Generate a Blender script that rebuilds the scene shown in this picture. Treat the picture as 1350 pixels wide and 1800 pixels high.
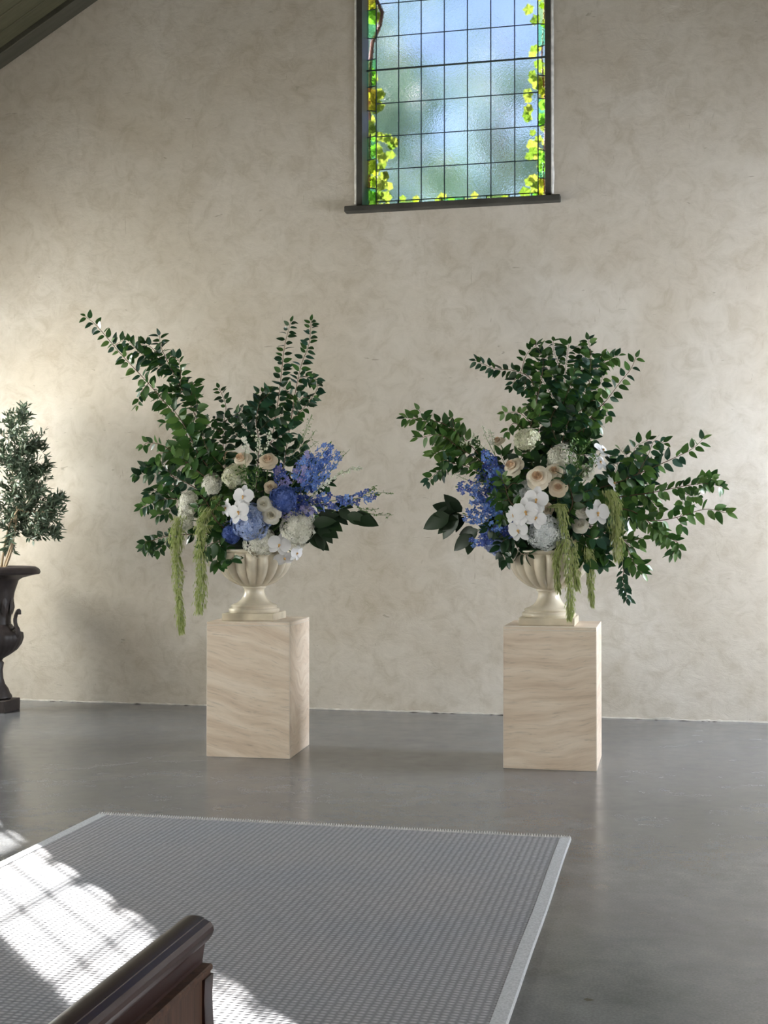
import bpy, bmesh, math, random
from mathutils import Vector, Matrix, noise
R = math.radians
random.seed(7)
D = bpy.data
C = bpy.context.scene.collection
for o in list(D.objects): D.objects.remove(o)

# ------------------------------------------------------------------ camera
F = 2300.0; HOR = 935.0; YAW = R(12.6); PITCH = math.atan((HOR-900)/F); EYE = 1.5
cd = D.cameras.new('camera'); cam = D.objects.new('camera', cd); C.objects.link(cam)
cd.sensor_fit = 'VERTICAL'; cd.sensor_height = 24.0; cd.lens = 24.0*F/1800.0
cd.clip_start = 0.05; cd.clip_end = 500
cam.location = (0, 0, EYE)
cam.rotation_euler = (math.pi/2 + PITCH, 0, YAW)
bpy.context.scene.camera = cam
CM = cam.rotation_euler.to_matrix()
def at(px, py, n):
    """point of the photograph on the plane Y = n of the room"""
    d = CM @ Vector(((px-675)/F, (900-py)/F, -1))
    t = n/d.y
    return Vector((d.x*t, n, EYE + d.z*t))

# ------------------------------------------------------------------ light
S = bpy.context.scene
S.view_settings.view_transform = 'Standard'; S.view_settings.look = 'None'
S.view_settings.gamma = 1.0; S.view_settings.use_curve_mapping = False
S.view_settings.exposure = 0.82
W = D.worlds.new('world'); S.world = W; W.use_nodes = True
wn = W.node_tree; wn.nodes.clear()
sky = wn.nodes.new('ShaderNodeTexSky'); sky.sky_type = 'NISHITA'; sky.sun_disc = False
sky.sun_elevation = R(38); sky.sun_rotation = R(200); sky.air_density = 1.0; sky.dust_density = 0.6
bg = wn.nodes.new('ShaderNodeBackground'); bg.inputs[1].default_value = 0.20
wo = wn.nodes.new('ShaderNodeOutputWorld')
wn.links.new(sky.outputs[0], bg.inputs[0]); wn.links.new(bg.outputs[0], wo.inputs[0])

GAB = 10.7                      # gable wall plane
XL, XR, XC = -6.6, 3.04, -1.78  # side walls, ridge
SUN_TAN = 0.364
sd = D.lights.new('sun', 'SUN'); so = D.objects.new('sun', sd); C.objects.link(so)
sd.energy = 34.0; sd.angle = R(0.4); sd.color = (1.0, 0.92, 0.88)
sdir = Vector((0.692, -0.722, -SUN_TAN)).normalized()
so.rotation_euler = sdir.to_track_quat('-Z', 'Y').to_euler(); so.location = (-12, 16, 8)
def window_light(x, y, z, w, h, e, col, side, tilt=0):
    l = D.lights.new('window_daylight', 'AREA'); o = D.objects.new('window_daylight', l); C.objects.link(o)
    l.shape = 'RECTANGLE'; l.size = w; l.size_y = h; l.energy = e; l.color = col
    o.location = (x, y, z)
    o.rotation_euler = Vector((side, 0, tilt)).to_track_quat('-Z', 'Z').to_euler()
    return o
WIN = {9.32: 1.14, 5.9: 0.8, 2.9: 0.8, -0.3: 0.8, -3.3: 0.8}      # centre and width of the side windows
WIN_Y = list(WIN)
WZ0, WZ1 = 0.35, 3.15
WTOP = {9.32: 4.45}      # the pair of windows nearest the gable is taller
for i, y in enumerate(WIN_Y):
    WW = WIN[y]
    WH = WTOP.get(y, WZ1)-WZ0
    window_light(XL-0.38, y, WZ0+WH/2, WW-.05, WH-.1, (540 if i == 0 else 560 if i == 1 else 250), (1.0, 0.95, 0.885) if i == 0 else (1.0, 0.95, 0.90), 1, -.38)
    window_light(XR+0.38, y, WZ0+WH/2, WW-.05, WH-.1, (1050 if i == 0 else 250), (0.90, 0.91, 1.0) if i == 0 else (1.0, 0.95, 0.92), -1, -.38)

# ------------------------------------------------------------------ materials
def new_mat(name):
    m = D.materials.new(name); m.use_nodes = True
    nt = m.node_tree; b = nt.nodes['Principled BSDF']
    return m, nt, b
def N(nt, t, **kw):
    n = nt.nodes.new(t)
    for k, v in kw.items():
        if k in n.inputs: n.inputs[k].default_value = v
        else: setattr(n, k, v)
    return n
def ramp(nt, fac, stops):
    r = nt.nodes.new('ShaderNodeValToRGB')
    e = r.color_ramp.elements
    while len(e) < len(stops): e.new(0.5)
    for i, (p, c) in enumerate(stops):
        e[i].position = p; e[i].color = (c[0], c[1], c[2], 1) if not isinstance(c, (int, float)) else (c, c, c, 1)
    nt.links.new(fac, r.inputs[0]); return r
def coords(nt, scale=(1,1,1), loc=(0,0,0), rot=(0,0,0)):
    tc = nt.nodes.new('ShaderNodeTexCoord'); mp = nt.nodes.new('ShaderNodeMapping')
    mp.inputs['Scale'].default_value = scale; mp.inputs['Location'].default_value = loc; mp.inputs['Rotation'].default_value = rot
    nt.links.new(tc.outputs['Object'], mp.inputs[0]); return mp.outputs[0]
def mix(nt, a, b, fac, mode='MIX'):
    m = nt.nodes.new('ShaderNodeMix'); m.data_type = 'RGBA'; m.blend_type = mode
    for s, v in ((m.inputs[6], a), (m.inputs[7], b)):
        if isinstance(v, tuple): s.default_value = (v[0], v[1], v[2], 1)
        else: nt.links.new(v, s)
    if isinstance(fac, (int, float)): m.inputs[0].default_value = fac
    else: nt.links.new(fac, m.inputs[0])
    return m.outputs[2]
def bump(nt, b, h, strength, dist):
    bp = N(nt, 'ShaderNodeBump'); bp.inputs['Strength'].default_value = strength; bp.inputs['Distance'].default_value = dist
    nt.links.new(h, bp.inputs['Height']); nt.links.new(bp.outputs[0], b.inputs['Normal'])
def simple(name, col, rough=0.6, spec=0.5, var=0.0, island=False, col2=None, metal=0, nscale=0, sheen=0, trans=0):
    """plain material; var/col2 = natural variation from piece to piece, nscale = fine mottling"""
    m, nt, b = new_mat(name)
    b.inputs['Base Color'].default_value = (*col, 1); b.inputs['Roughness'].default_value = rough
    b.inputs['Specular IOR Level'].default_value = spec; b.inputs['Metallic'].default_value = metal
    out = None
    if col2:
        if island: g = nt.nodes.new('ShaderNodeNewGeometry'); f = g.outputs['Random Per Island']
        else: g = nt.nodes.new('ShaderNodeObjectInfo'); f = g.outputs['Random']
        out = mix(nt, col, col2, f)
    if nscale:
        ns = N(nt, 'ShaderNodeTexNoise', Scale=nscale, Detail=4.0); nt.links.new(coords(nt), ns.inputs['Vector'])
        rr = ramp(nt, ns.outputs[0], [(0.3, 0.72), (0.7, 1.12)])
        out = mix(nt, out if out else col, rr.outputs[0], 1.0, 'MULTIPLY')
    if out: nt.links.new(out, b.inputs['Base Color'])
    if trans:
        t = N(nt, 'ShaderNodeBsdfTranslucent'); ms = N(nt, 'ShaderNodeMixShader'); ms.inputs[0].default_value = trans
        t.inputs[0].default_value = (*(col2 or col), 1)
        if out: nt.links.new(out, t.inputs[0])
        mo = nt.nodes['Material Output']
        nt.links.new(b.outputs[0], ms.inputs[1]); nt.links.new(t.outputs[0], ms.inputs[2]); nt.links.new(ms.outputs[0], mo.inputs[0])
    return m

def plaster():
    m, nt, b = new_mat('trowelled_plaster')
    v = coords(nt)
    n1 = N(nt, 'ShaderNodeTexNoise', Scale=0.9, Detail=5.0, Roughness=0.6, Distortion=0.6); nt.links.new(v, n1.inputs['Vector'])
    n2 = N(nt, 'ShaderNodeTexNoise', Scale=6.5, Detail=8.0, Roughness=0.68, Distortion=0.8); nt.links.new(v, n2.inputs['Vector'])
    c1 = ramp(nt, n1.outputs[0], [(0.3, (0.53, 0.475, 0.395)), (0.7, (0.63, 0.585, 0.52))])
    c2 = ramp(nt, n2.outputs[0], [(0.34, (0.83, 0.80, 0.745)), (0.50, (0.975, 0.96, 0.94)), (0.66, (1.05, 1.04, 1.03))])
    col = mix(nt, c1.outputs[0], c2.outputs[0], 0.85, 'MULTIPLY')
    # short trowel scratches: thin dark strokes
    vs = coords(nt, scale=(7, 1, 30.0), rot=(0, R(18), 0))
    n3 = N(nt, 'ShaderNodeTexNoise', Scale=1.0, Detail=2.0, Distortion=0.8); nt.links.new(vs, n3.inputs['Vector'])
    s3 = ramp(nt, n3.outputs[0], [(0.22, 0.75), (0.262, 0.0)])
    col = mix(nt, col, (0.34, 0.30, 0.24), s3.outputs[0])
    vs2 = coords(nt, scale=(24.0, 1, 4.0), rot=(0, R(-20), 0))
    n4 = N(nt, 'ShaderNodeTexNoise', Scale=1.0, Detail=2.0, Distortion=1.0); nt.links.new(vs2, n4.inputs['Vector'])
    s4 = ramp(nt, n4.outputs[0], [(0.22, 0.65), (0.262, 0.0)])
    col = mix(nt, col, (0.38, 0.33, 0.26), s4.outputs[0])
    nt.links.new(col, b.inputs['Base Color'])
    b.inputs['Roughness'].default_value = 0.85; b.inputs['Specular IOR Level'].default_value = 0.25
    vt = coords(nt, scale=(2.2, 1, 3.6), rot=(0, R(25), 0))
    n5 = N(nt, 'ShaderNodeTexNoise', Scale=2.6, Detail=9.0, Roughness=0.66, Distortion=0.5); nt.links.new(vt, n5.inputs['Vector'])
    bump(nt, b, n5.outputs[0], 0.30, 0.02)
    return m
def concrete():
    m, nt, b = new_mat('polished_concrete')
    v = coords(nt)
    n1 = N(nt, 'ShaderNodeTexNoise', Scale=0.8, Detail=6.0, Roughness=0.6, Distortion=0.7); nt.links.new(v, n1.inputs['Vector'])
    n2 = N(nt, 'ShaderNodeTexNoise', Scale=4.5, Detail=8.0, Roughness=0.7); nt.links.new(v, n2.inputs['Vector'])
    n3 = N(nt, 'ShaderNodeTexNoise', Scale=110.0, Detail=2.0); nt.links.new(v, n3.inputs['Vector'])
    c1 = ramp(nt, n1.outputs[0], [(0.3, (0.105, 0.109, 0.118)), (0.7, (0.170, 0.173, 0.180))])
    c2 = ramp(nt, n2.outputs[0], [(0.3, 0.78), (0.7, 1.12)])
    c3 = ramp(nt, n3.outputs[0], [(0.35, 0.86), (0.7, 1.1)])
    col = mix(nt, c1.outputs[0], c2.outputs[0], 1.0, 'MULTIPLY'); col = mix(nt, col, c3.outputs[0], 1.0, 'MULTIPLY')
    vo = N(nt, 'ShaderNodeTexNoise', Scale=13.0, Detail=3.0); nt.links.new(v, vo.inputs['Vector'])
    sp = ramp(nt, vo.outputs[0], [(0.245, 1.0), (0.275, 0.0)]); col = mix(nt, col, (0.09, 0.08, 0.07), sp.outputs[0])
    nt.links.new(col, b.inputs['Base Color'])
    rr = ramp(nt, n2.outputs[0], [(0.3, 0.15), (0.75, 0.27)]); nt.links.new(rr.outputs[0], b.inputs['Roughness'])
    b.inputs['Specular IOR Level'].default_value = 0.5
    bump(nt, b, n2.outputs[0], 0.05, 0.010)
    return m
def stone(name, rotx=0, off=0.0, arc=False):
    m, nt, b = new_mat(name)
    v = coords(nt, scale=(1, 1, 1), loc=(off, off*1.7, off*.6), rot=(0, R(rotx), 0))
    nd = N(nt, 'ShaderNodeTexNoise', Scale=1.6, Detail=2.0); nt.links.new(v, nd.inputs['Vector'])
    add = N(nt, 'ShaderNodeVectorMath', operation='MULTIPLY_ADD'); add.inputs[1].default_value = (0.3, 0.3, 0.20 if not arc else 0.8)
    nt.links.new(nd.outputs['Color'], add.inputs[0]); nt.links.new(v, add.inputs[2])
    mp = N(nt, 'ShaderNodeMapping'); mp.inputs['Scale'].default_value = (1.6, 1.6, 15.0); nt.links.new(add.outputs[0], mp.inputs[0])
    n1 = N(nt, 'ShaderNodeTexNoise', Scale=1.0, Detail=7.0, Roughness=0.62); nt.links.new(mp.outputs[0], n1.inputs['Vector'])
    mp2 = N(nt, 'ShaderNodeMapping'); mp2.inputs['Scale'].default_value = (9, 9, 90.0); nt.links.new(add.outputs[0], mp2.inputs[0])
    n2 = N(nt, 'ShaderNodeTexNoise', Scale=1.0, Detail=4.0, Roughness=0.6); nt.links.new(mp2.outputs[0], n2.inputs['Vector'])
    c1 = ramp(nt, n1.outputs[0], [(0.28, (0.55, 0.42, 0.315)), (0.42, (0.66, 0.53, 0.41)), (0.55, (0.73, 0.61, 0.49)), (0.72, (0.80, 0.69, 0.58))])
    c2 = ramp(nt, n2.outputs[0], [(0.27, 0.68), (0.42, 0.98), (0.7, 1.05)])
    col = mix(nt, c1.outputs[0], c2.outputs[0], 0.9, 'MULTIPLY')
    nt.links.new(col, b.inputs['Base Color']); b.inputs['Roughness'].default_value = 0.42
    bump(nt, b, n2.outputs[0], 0.25, 0.003)
    return m
def wood(name, c1, c2, scale=(40, 40, 2.5), rough=0.32, spec=0.6):
    m, nt, b = new_mat(name)
    v = coords(nt, scale=scale)
    n1 = N(nt, 'ShaderNodeTexNoise', Scale=1.0, Detail=6.0, Roughness=0.65, Distortion=0.4); nt.links.new(v, n1.inputs['Vector'])
    c = ramp(nt, n1.outputs[0], [(0.3, c1), (0.7, c2)]); nt.links.new(c.outputs[0], b.inputs['Base Color'])
    b.inputs['Roughness'].default_value = rough; b.inputs['Specular IOR Level'].default_value = spec
    bump(nt, b, n1.outputs[0], 0.25, 0.002)
    return m
def rug_mat():
    m, nt, b = new_mat('woven_grey_wool')
    v = coords(nt)
    # raised rows of loops running along the rug, each row beaded across
    w1 = N(nt, 'ShaderNodeTexWave', wave_type='BANDS', bands_direction='Y'); w1.inputs['Scale'].default_value = 14.0; w1.inputs['Distortion'].default_value = 0.6; w1.inputs['Detail'].default_value = 2.0; w1.inputs['Detail Scale'].default_value = 2.0
    w2 = N(nt, 'ShaderNodeTexWave', wave_type='BANDS', bands_direction='X'); w2.inputs['Scale'].default_value = 11.0; w2.inputs['Distortion'].default_value = 1.2; w2.inputs['Detail'].default_value = 2.0; w2.inputs['Detail Scale'].default_value = 3.0
    nt.links.new(v, w1.inputs[0]); nt.links.new(v, w2.inputs[0])
    mu = N(nt, 'ShaderNodeMath', operation='MULTIPLY'); nt.links.new(w1.outputs['Fac'], mu.inputs[0]); nt.links.new(w2.outputs['Fac'], mu.inputs[1])
    ns = N(nt, 'ShaderNodeTexNoise', Scale=60.0, Detail=3.0); nt.links.new(v, ns.inputs['Vector'])
    ad = N(nt, 'ShaderNodeMath', operation='MULTIPLY_ADD'); ad.inputs[1].default_value = 0.3; nt.links.new(ns.outputs[0], ad.inputs[0]); nt.links.new(mu.outputs[0], ad.inputs[2])
    c = ramp(nt, ad.outputs[0], [(0.10, (0.165, 0.168, 0.18)), (0.45, (0.265, 0.265, 0.28)), (0.9, (0.34, 0.335, 0.35))])
    n2 = N(nt, 'ShaderNodeTexNoise', Scale=1.5, Detail=3.0); nt.links.new(v, n2.inputs['Vector'])
    c2 = ramp(nt, n2.outputs[0], [(0.3, (0.93, 0.95, 0.98)), (0.7, (1.04, 1.01, 0.99))])
    nt.links.new(mix(nt, c.outputs[0], c2.outputs[0], 1.0, 'MULTIPLY'), b.inputs['Base Color'])
    b.inputs['Roughness'].default_value = 0.9; b.inputs['Specular IOR Level'].default_value = 0.2
    bump(nt, b, ad.outputs[0], 0.5, 0.008)
    return m
def glass_mat(name, tint, rough=0.03, bumpy=0.5, scale=70):
    m, nt, b = new_mat(name); nt.nodes.remove(b)
    mo = nt.nodes['Material Output']
    rf = N(nt, 'ShaderNodeBsdfRefraction'); rf.inputs['Color'].default_value = (*tint, 1); rf.inputs['Roughness'].default_value = rough; rf.inputs['IOR'].default_value = 1.35
    gl = N(nt, 'ShaderNodeBsdfGlossy'); gl.inputs['Roughness'].default_value = 0.12
    ms = N(nt, 'ShaderNodeMixShader'); ms.inputs[0].default_value = 0.05
    v = coords(nt, scale=(1, 1, 1)); ns = N(nt, 'ShaderNodeTexNoise', Scale=scale, Detail=2.0); nt.links.new(v, ns.inputs['Vector'])
    bp = N(nt, 'ShaderNodeBump'); bp.inputs['Strength'].default_value = bumpy; bp.inputs['Distance'].default_value = 0.01
    nt.links.new(ns.outputs[0], bp.inputs['Height']); nt.links.new(bp.outputs[0], rf.inputs['Normal']); nt.links.new(bp.outputs[0], gl.inputs['Normal'])
    nt.links.new(rf.outputs[0], ms.inputs[1]); nt.links.new(gl.outputs[0], ms.inputs[2]); nt.links.new(ms.outputs[0], mo.inputs[0])
    return m
def clear_mat(name, tint):
    m, nt, b = new_mat(name); nt.nodes.remove(b); mo = nt.nodes['Material Output']
    t = N(nt, 'ShaderNodeBsdfTransparent'); t.inputs[0].default_value = (*tint, 1)
    gl = N(nt, 'ShaderNodeBsdfGlossy'); gl.inputs['Roughness'].default_value = 0.05
    ms = N(nt, 'ShaderNodeMixShader'); ms.inputs[0].default_value = 0.06
    nt.links.new(t.outputs[0], ms.inputs[1]); nt.links.new(gl.outputs[0], ms.inputs[2]); nt.links.new(ms.outputs[0], mo.inputs[0])
    return m

M = {}
M['plaster'] = plaster(); M['concrete'] = concrete(); M['rug'] = rug_mat()
M['side_plaster'] = simple('side_wall_plaster', (0.60, 0.56, 0.49), 0.85, nscale=3)
M['plaster_edge'] = simple('raw_plaster_edge', (0.60, 0.56, 0.50), 0.85, nscale=14)
M['bead_highlight'] = simple('plaster_bead_highlight', (0.80, 0.78, 0.74), 0.8, nscale=20)  # plaster bead with the window reveal's highlight put into its white
M['rug_tape'] = simple('rug_binding_tape', (0.42, 0.43, 0.45), 0.75, nscale=120)
M['rug_fringe'] = simple('rug_stitching', (0.52, 0.51, 0.50), 0.85, nscale=60)
M['stone_a'] = stone('travertine', -12, 3.1); M['stone_b'] = stone('travertine_veined', 4, 9.3)
M['stone_arc'] = stone('travertine_arched_vein', 38, 5.0, arc=True)
M['stone_edge'] = simple('mitred_stone_edge', (0.74, 0.68, 0.60), 0.5)
M['ceiling_wood'] = wood('olive_painted_planks', (0.070, 0.066, 0.038), (0.105, 0.098, 0.058), scale=(3, 30, 3), rough=0.6, spec=0.3)
M['ceiling_trim'] = wood('grey_brown_timber', (0.060, 0.056, 0.040), (0.090, 0.084, 0.062), scale=(3, 30, 3), rough=0.6, spec=0.3)
M['frame'] = simple('dark_grey_window_paint', (0.075, 0.072, 0.062), 0.55, 0.12, nscale=6)
M['lead'] = simple('lead_came', (0.03, 0.05, 0.075), 0.5, 0.4)
M['bar'] = simple('iron_saddle_bar', (0.02, 0.03, 0.035), 0.5)
M['pew_cap'] = wood('dark_varnished_mahogany', (0.014, 0.006, 0.005), (0.034, 0.013, 0.010), scale=(30, 2.0, 30), rough=0.32, spec=0.22)
M['pew_panel'] = wood('brown_varnished_oak', (0.022, 0.010, 0.007), (0.085, 0.043, 0.025), scale=(60, 60, 2.2), rough=0.5, spec=0.12)
M['urn'] = simple('cream_glazed_composite', (0.66, 0.585, 0.455), 0.27, 0.55, nscale=5)
M['iron'] = simple('rusted_cast_iron', (0.035, 0.026, 0.025), 0.5, 0.5, nscale=22)
M['soil'] = simple('dark_potting_soil', (0.03, 0.02, 0.013), 0.95, nscale=40)
M['foam'] = simple('dark_green_floral_foam', (0.02, 0.035, 0.018), 0.95, nscale=20)
M['leaf'] = simple('camellia_leaf', (0.022, 0.075, 0.018), 0.34, 0.5, col2=(0.055, 0.135, 0.028), trans=0.12)
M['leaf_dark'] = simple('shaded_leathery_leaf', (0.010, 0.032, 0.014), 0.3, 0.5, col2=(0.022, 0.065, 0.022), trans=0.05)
M['leaf_bright'] = simple('young_camellia_leaf', (0.06, 0.15, 0.03), 0.4, 0.5, col2=(0.13, 0.24, 0.055), trans=0.2)
M['leaf_cool'] = simple('blue_green_leaf', (0.018, 0.062, 0.038), 0.3, 0.55, col2=(0.035, 0.10, 0.05), trans=0.1)
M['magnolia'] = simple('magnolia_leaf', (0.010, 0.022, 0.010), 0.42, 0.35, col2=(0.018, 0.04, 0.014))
M['olive'] = simple('olive_leaf', (0.045, 0.080, 0.045), 0.42, 0.45, col2=(0.11, 0.155, 0.10), trans=0.1)
M['olive_st'] = simple('olive_leaf_mass', (0.04, 0.072, 0.04), 0.42, 0.45, island=True, col2=(0.12, 0.165, 0.105), trans=0.1)
M['twig'] = simple('reddish_twig', (0.13, 0.075, 0.045), 0.7)
M['green_stem'] = simple('fresh_green_stem', (0.10, 0.18, 0.05), 0.6)
M['green_twig'] = simple('grey_green_twig', (0.12, 0.13, 0.075), 0.8)
M['bark'] = simple('pale_olive_bark', (0.36, 0.27, 0.17), 0.8, nscale=20)
M['rose_out'] = simple('cream_rose_petal', (0.88, 0.79, 0.64), 0.55, 0.3, trans=0.2, col2=(0.90, 0.83, 0.70))
M['rose_in'] = simple('peach_rose_heart', (0.86, 0.64, 0.45), 0.55, 0.3, trans=0.2, col2=(0.88, 0.72, 0.55))
M['rose_beige'] = simple('beige_rose_petal', (0.78, 0.66, 0.50), 0.55, 0.3, trans=0.2)
M['ivory'] = simple('ivory_petal', (0.82, 0.78, 0.66), 0.5, 0.3, trans=0.2, col2=(0.86, 0.83, 0.74))
M['white'] = simple('white_orchid_petal', (0.88, 0.87, 0.88), 0.45, 0.35, trans=0.25)
M['lip'] = simple('ochre_orchid_lip', (0.62, 0.36, 0.12), 0.5)
M['hyd_white'] = simple('white_hydrangea_floret', (0.90, 0.88, 0.80), 0.6, 0.3, island=True, col2=(0.80, 0.79, 0.68), trans=0.15)
M['hyd_green'] = simple('greenish_hydrangea_floret', (0.70, 0.72, 0.50), 0.6, 0.3, island=True, col2=(0.82, 0.80, 0.66), trans=0.15)
M['hyd_grey'] = simple('cool_white_hydrangea_floret', (0.86, 0.87, 0.88), 0.6, 0.3, island=True, col2=(0.66, 0.70, 0.70), trans=0.15)
M['hyd_blue'] = simple('pale_blue_hydrangea_floret', (0.30, 0.40, 0.70), 0.6, 0.3, island=True, col2=(0.52, 0.60, 0.82), trans=0.15)
M['hyd_blue_dark'] = simple('deep_blue_hydrangea_floret', (0.07, 0.13, 0.42), 0.6, 0.3, island=True, col2=(0.16, 0.24, 0.58), trans=0.15)
M['delph'] = simple('delphinium_petal', (0.09, 0.19, 0.56), 0.5, 0.35, col2=(0.19, 0.33, 0.74), trans=0.2)
M['delph_dark'] = simple('indigo_delphinium_petal', (0.045, 0.075, 0.33), 0.5, 0.35, col2=(0.10, 0.16, 0.50), trans=0.15)
M['lilac'] = simple('lilac_petal', (0.28, 0.26, 0.58), 0.5, 0.35, col2=(0.42, 0.40, 0.68), trans=0.2)
M['eye'] = simple('pale_flower_eye', (0.62, 0.62, 0.50), 0.6)
M['amaranth'] = simple('green_amaranthus', (0.30, 0.38, 0.10), 0.7, 0.2, island=True, col2=(0.60, 0.64, 0.32), trans=0.2)
M['filler'] = simple('tiny_white_buds', (0.66, 0.70, 0.52), 0.6, island=True, col2=(0.82, 0.82, 0.72))
M['far_leaf'] = simple('far_tree_leaf', (0.07, 0.15, 0.12), 0.6, 0.3, island=True, col2=(0.16, 0.27, 0.16), trans=0.3)
M['vine_leaf'] = simple('backlit_vine_leaf', (0.10, 0.20, 0.015), 0.6, 0.2, col2=(0.24, 0.30, 0.04), trans=0.35)
M['vine_stem'] = simple('dark_vine_stem', (0.07, 0.035, 0.02), 0.8, nscale=10)
M['grass'] = simple('outdoor_grass', (0.16, 0.26, 0.08), 0.9, nscale=2)
M['glass'] = glass_mat('pebbled_clear_glass', (0.95, 0.92, 1.0), 0.012, 0.13, 70)
M['glass_green'] = glass_mat('green_stained_glass', (0.66, 0.96, 0.74), 0.03, 0.3, 40)
M['glass_yellow'] = glass_mat('yellow_stained_glass', (0.95, 0.96, 0.60), 0.03, 0.3, 40)
M['glass_orange'] = glass_mat('orange_stained_glass', (1.0, 0.84, 0.62), 0.03, 0.3, 40)
M['glass_side'] = clear_mat('thin_side_window_glass', (0.93, 0.96, 0.96))

# ------------------------------------------------------------------ mesh helpers
def mesh(name, verts, faces, mats, smooth=False, fm=None):
    me = D.meshes.new(name); me.from_pydata([tuple(v) for v in verts], [], faces)
    for m in (mats if isinstance(mats, (list, tuple)) else [mats]): me.materials.append(m)
    if fm: me.polygons.foreach_set('material_index', fm)
    if smooth: me.polygons.foreach_set('use_smooth', [True]*len(me.polygons))
    me.update(); return me
def link(name, me, parent=None, loc=None, kind=None):
    o = D.objects.new(name, me); C.objects.link(o)
    if parent: o.parent = parent
    if loc is not None: o.location = loc
    if kind: o['kind'] = kind
    return o
def thing(name, label, cat, loc=(0,0,0), rotz=0, group=None):
    o = D.objects.new(name, None); C.objects.link(o); o.location = loc; o.rotation_euler = (0,0,rotz)
    o.empty_display_size = 0.05
    o['label'] = label; o['category'] = cat
    if group: o['group'] = group
    return o
def tag(o, label, cat, group=None, kind=None):
    o['label'] = label; o['category'] = cat
    if group: o['group'] = group
    if kind: o['kind'] = kind
    return o
class MB:
    def __init__(s): s.v = []; s.f = []; s.m = []
    def add(s, vs, fs, mi=0):
        b = len(s.v); s.v += [Vector(x) for x in vs]; s.f += [tuple(b+i for i in f) for f in fs]; s.m += [mi]*len(fs)
    def box(s, x0, x1, y0, y1, z0, z1, mi=0):
        s.add([(x0,y0,z0),(x1,y0,z0),(x1,y1,z0),(x0,y1,z0),(x0,y0,z1),(x1,y0,z1),(x1,y1,z1),(x0,y1,z1)],
              [(0,3,2,1),(4,5,6,7),(0,1,5,4),(1,2,6,5),(2,3,7,6),(3,0,4,7)], mi)
    def prism(s, poly, y0, y1, mi=0):
        """poly: list of (x, z), extruded along Y"""
        n = len(poly)
        vs = [(x, y0, z) for x, z in poly] + [(x, y1, z) for x, z in poly]
        fs = [tuple(range(n)), tuple(range(2*n-1, n-1, -1))] + [(i, (i+1) % n + 0, (i+1) % n + n, i+n)[::-1] for i in range(n)]
        s.add(vs, fs, mi)
    def prism_x(s, poly, x0, x1, mi=0):
        n = len(poly)
        vs = [(x0, y, z) for y, z in poly] + [(x1, y, z) for y, z in poly]
        fs = [tuple(range(n)), tuple(range(2*n-1, n-1, -1))] + [(i, (i+1) % n, (i+1) % n + n, i+n) for i in range(n)]
        s.add(vs, fs, mi)
    def tube(s, pts, r0, r1=None, sides=5, mi=0, cap=True):
        pts = [Vector(p) for p in pts]; n = len(pts)
        if r1 is None: r1 = r0
        b = []; 
        for i, p in enumerate(pts):
            t = (pts[min(i+1, n-1)]-pts[max(i-1, 0)]).normalized()
            a = t.cross(Vector((0.31, 0.17, 0.93)));
            if a.length < 1e-3: a = t.cross(Vector((1, 0, 0)))
            a.normalize(); c = t.cross(a)
            r = r0+(r1-r0)*i/max(1, n-1)
            b += [p+(a*math.cos(2*math.pi*k/sides)+c*math.sin(2*math.pi*k/sides))*r for k in range(sides)]
        fs = [(i*sides+k, i*sides+(k+1) % sides, (i+1)*sides+(k+1) % sides, (i+1)*sides+k) for i in range(n-1) for k in range(sides)]
        if cap: fs += [tuple(range(sides))[::-1], tuple((n-1)*sides+k for k in range(sides))]
        s.add(b, fs, mi)
    def lathe(s, prof, seg=32, fn=None, mi=0, c=(0,0,0)):
        vs = []
        for r, z in prof:
            for k in range(seg):
                a = 2*math.pi*k/seg; rr = r*(fn(a, z) if fn else 1)
                vs.append((c[0]+rr*math.cos(a), c[1]+rr*math.sin(a), c[2]+z))
        n = len(prof)
        fs = [(i*seg+k, i*seg+(k+1) % seg, (i+1)*seg+(k+1) % seg, (i+1)*seg+k) for i in range(n-1) for k in range(seg)]
        fs += [tuple(range(seg))[::-1], tuple((n-1)*seg+k for k in range(seg))]
        s.add(vs, fs, mi)
    def build(s, name, mats, parent=None, smooth=False, loc=None, kind=None):
        return link(name, mesh(name, s.v, s.f, mats, smooth, s.m), parent, loc, kind)
def bevel(o, w, seg=2):
    b = o.modifiers.new('bevel', 'BEVEL'); b.width = w; b.segments = seg; b.limit_method = 'ANGLE'; b.angle_limit = R(40)
    return o
def smooth_angle(o, ang=40):
    me = o.data; bm = bmesh.new(); bm.from_mesh(me)
    for f in bm.faces: f.smooth = True
    for e in bm.edges:
        if len(e.link_faces) == 2 and e.calc_face_angle(0) > R(ang): e.smooth = False
    bm.to_mesh(me); bm.free(); return o
def struct(o): o['kind'] = 'structure'; return o
def frame_mat(origin, axis, nrm, s=1.0):
    x = Vector(axis).normalized(); z = Vector(nrm); z = (z - x*z.dot(x))
    if z.length < 1e-4: z = x.orthogonal()
    z.normalize(); y = z.cross(x)
    m = Matrix((x*s, y*s, z*s)).transposed().to_4x4(); m.translation = Vector(origin); return m
rnd = random.uniform
def rv(a=1.0): return Vector((rnd(-a, a), rnd(-a, a), rnd(-a, a)))

# ------------------------------------------------------------------ the room
def rake(x):
    p0 = at(0, 114, GAB); p1 = at(160, 0, GAB); k = (p1.z-p0.z)/(p1.x-p0.x)
    h = p0.z + k*(min(x, 2*XC-x)-p0.x); return h
RIDGE = rake(XC)
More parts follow.
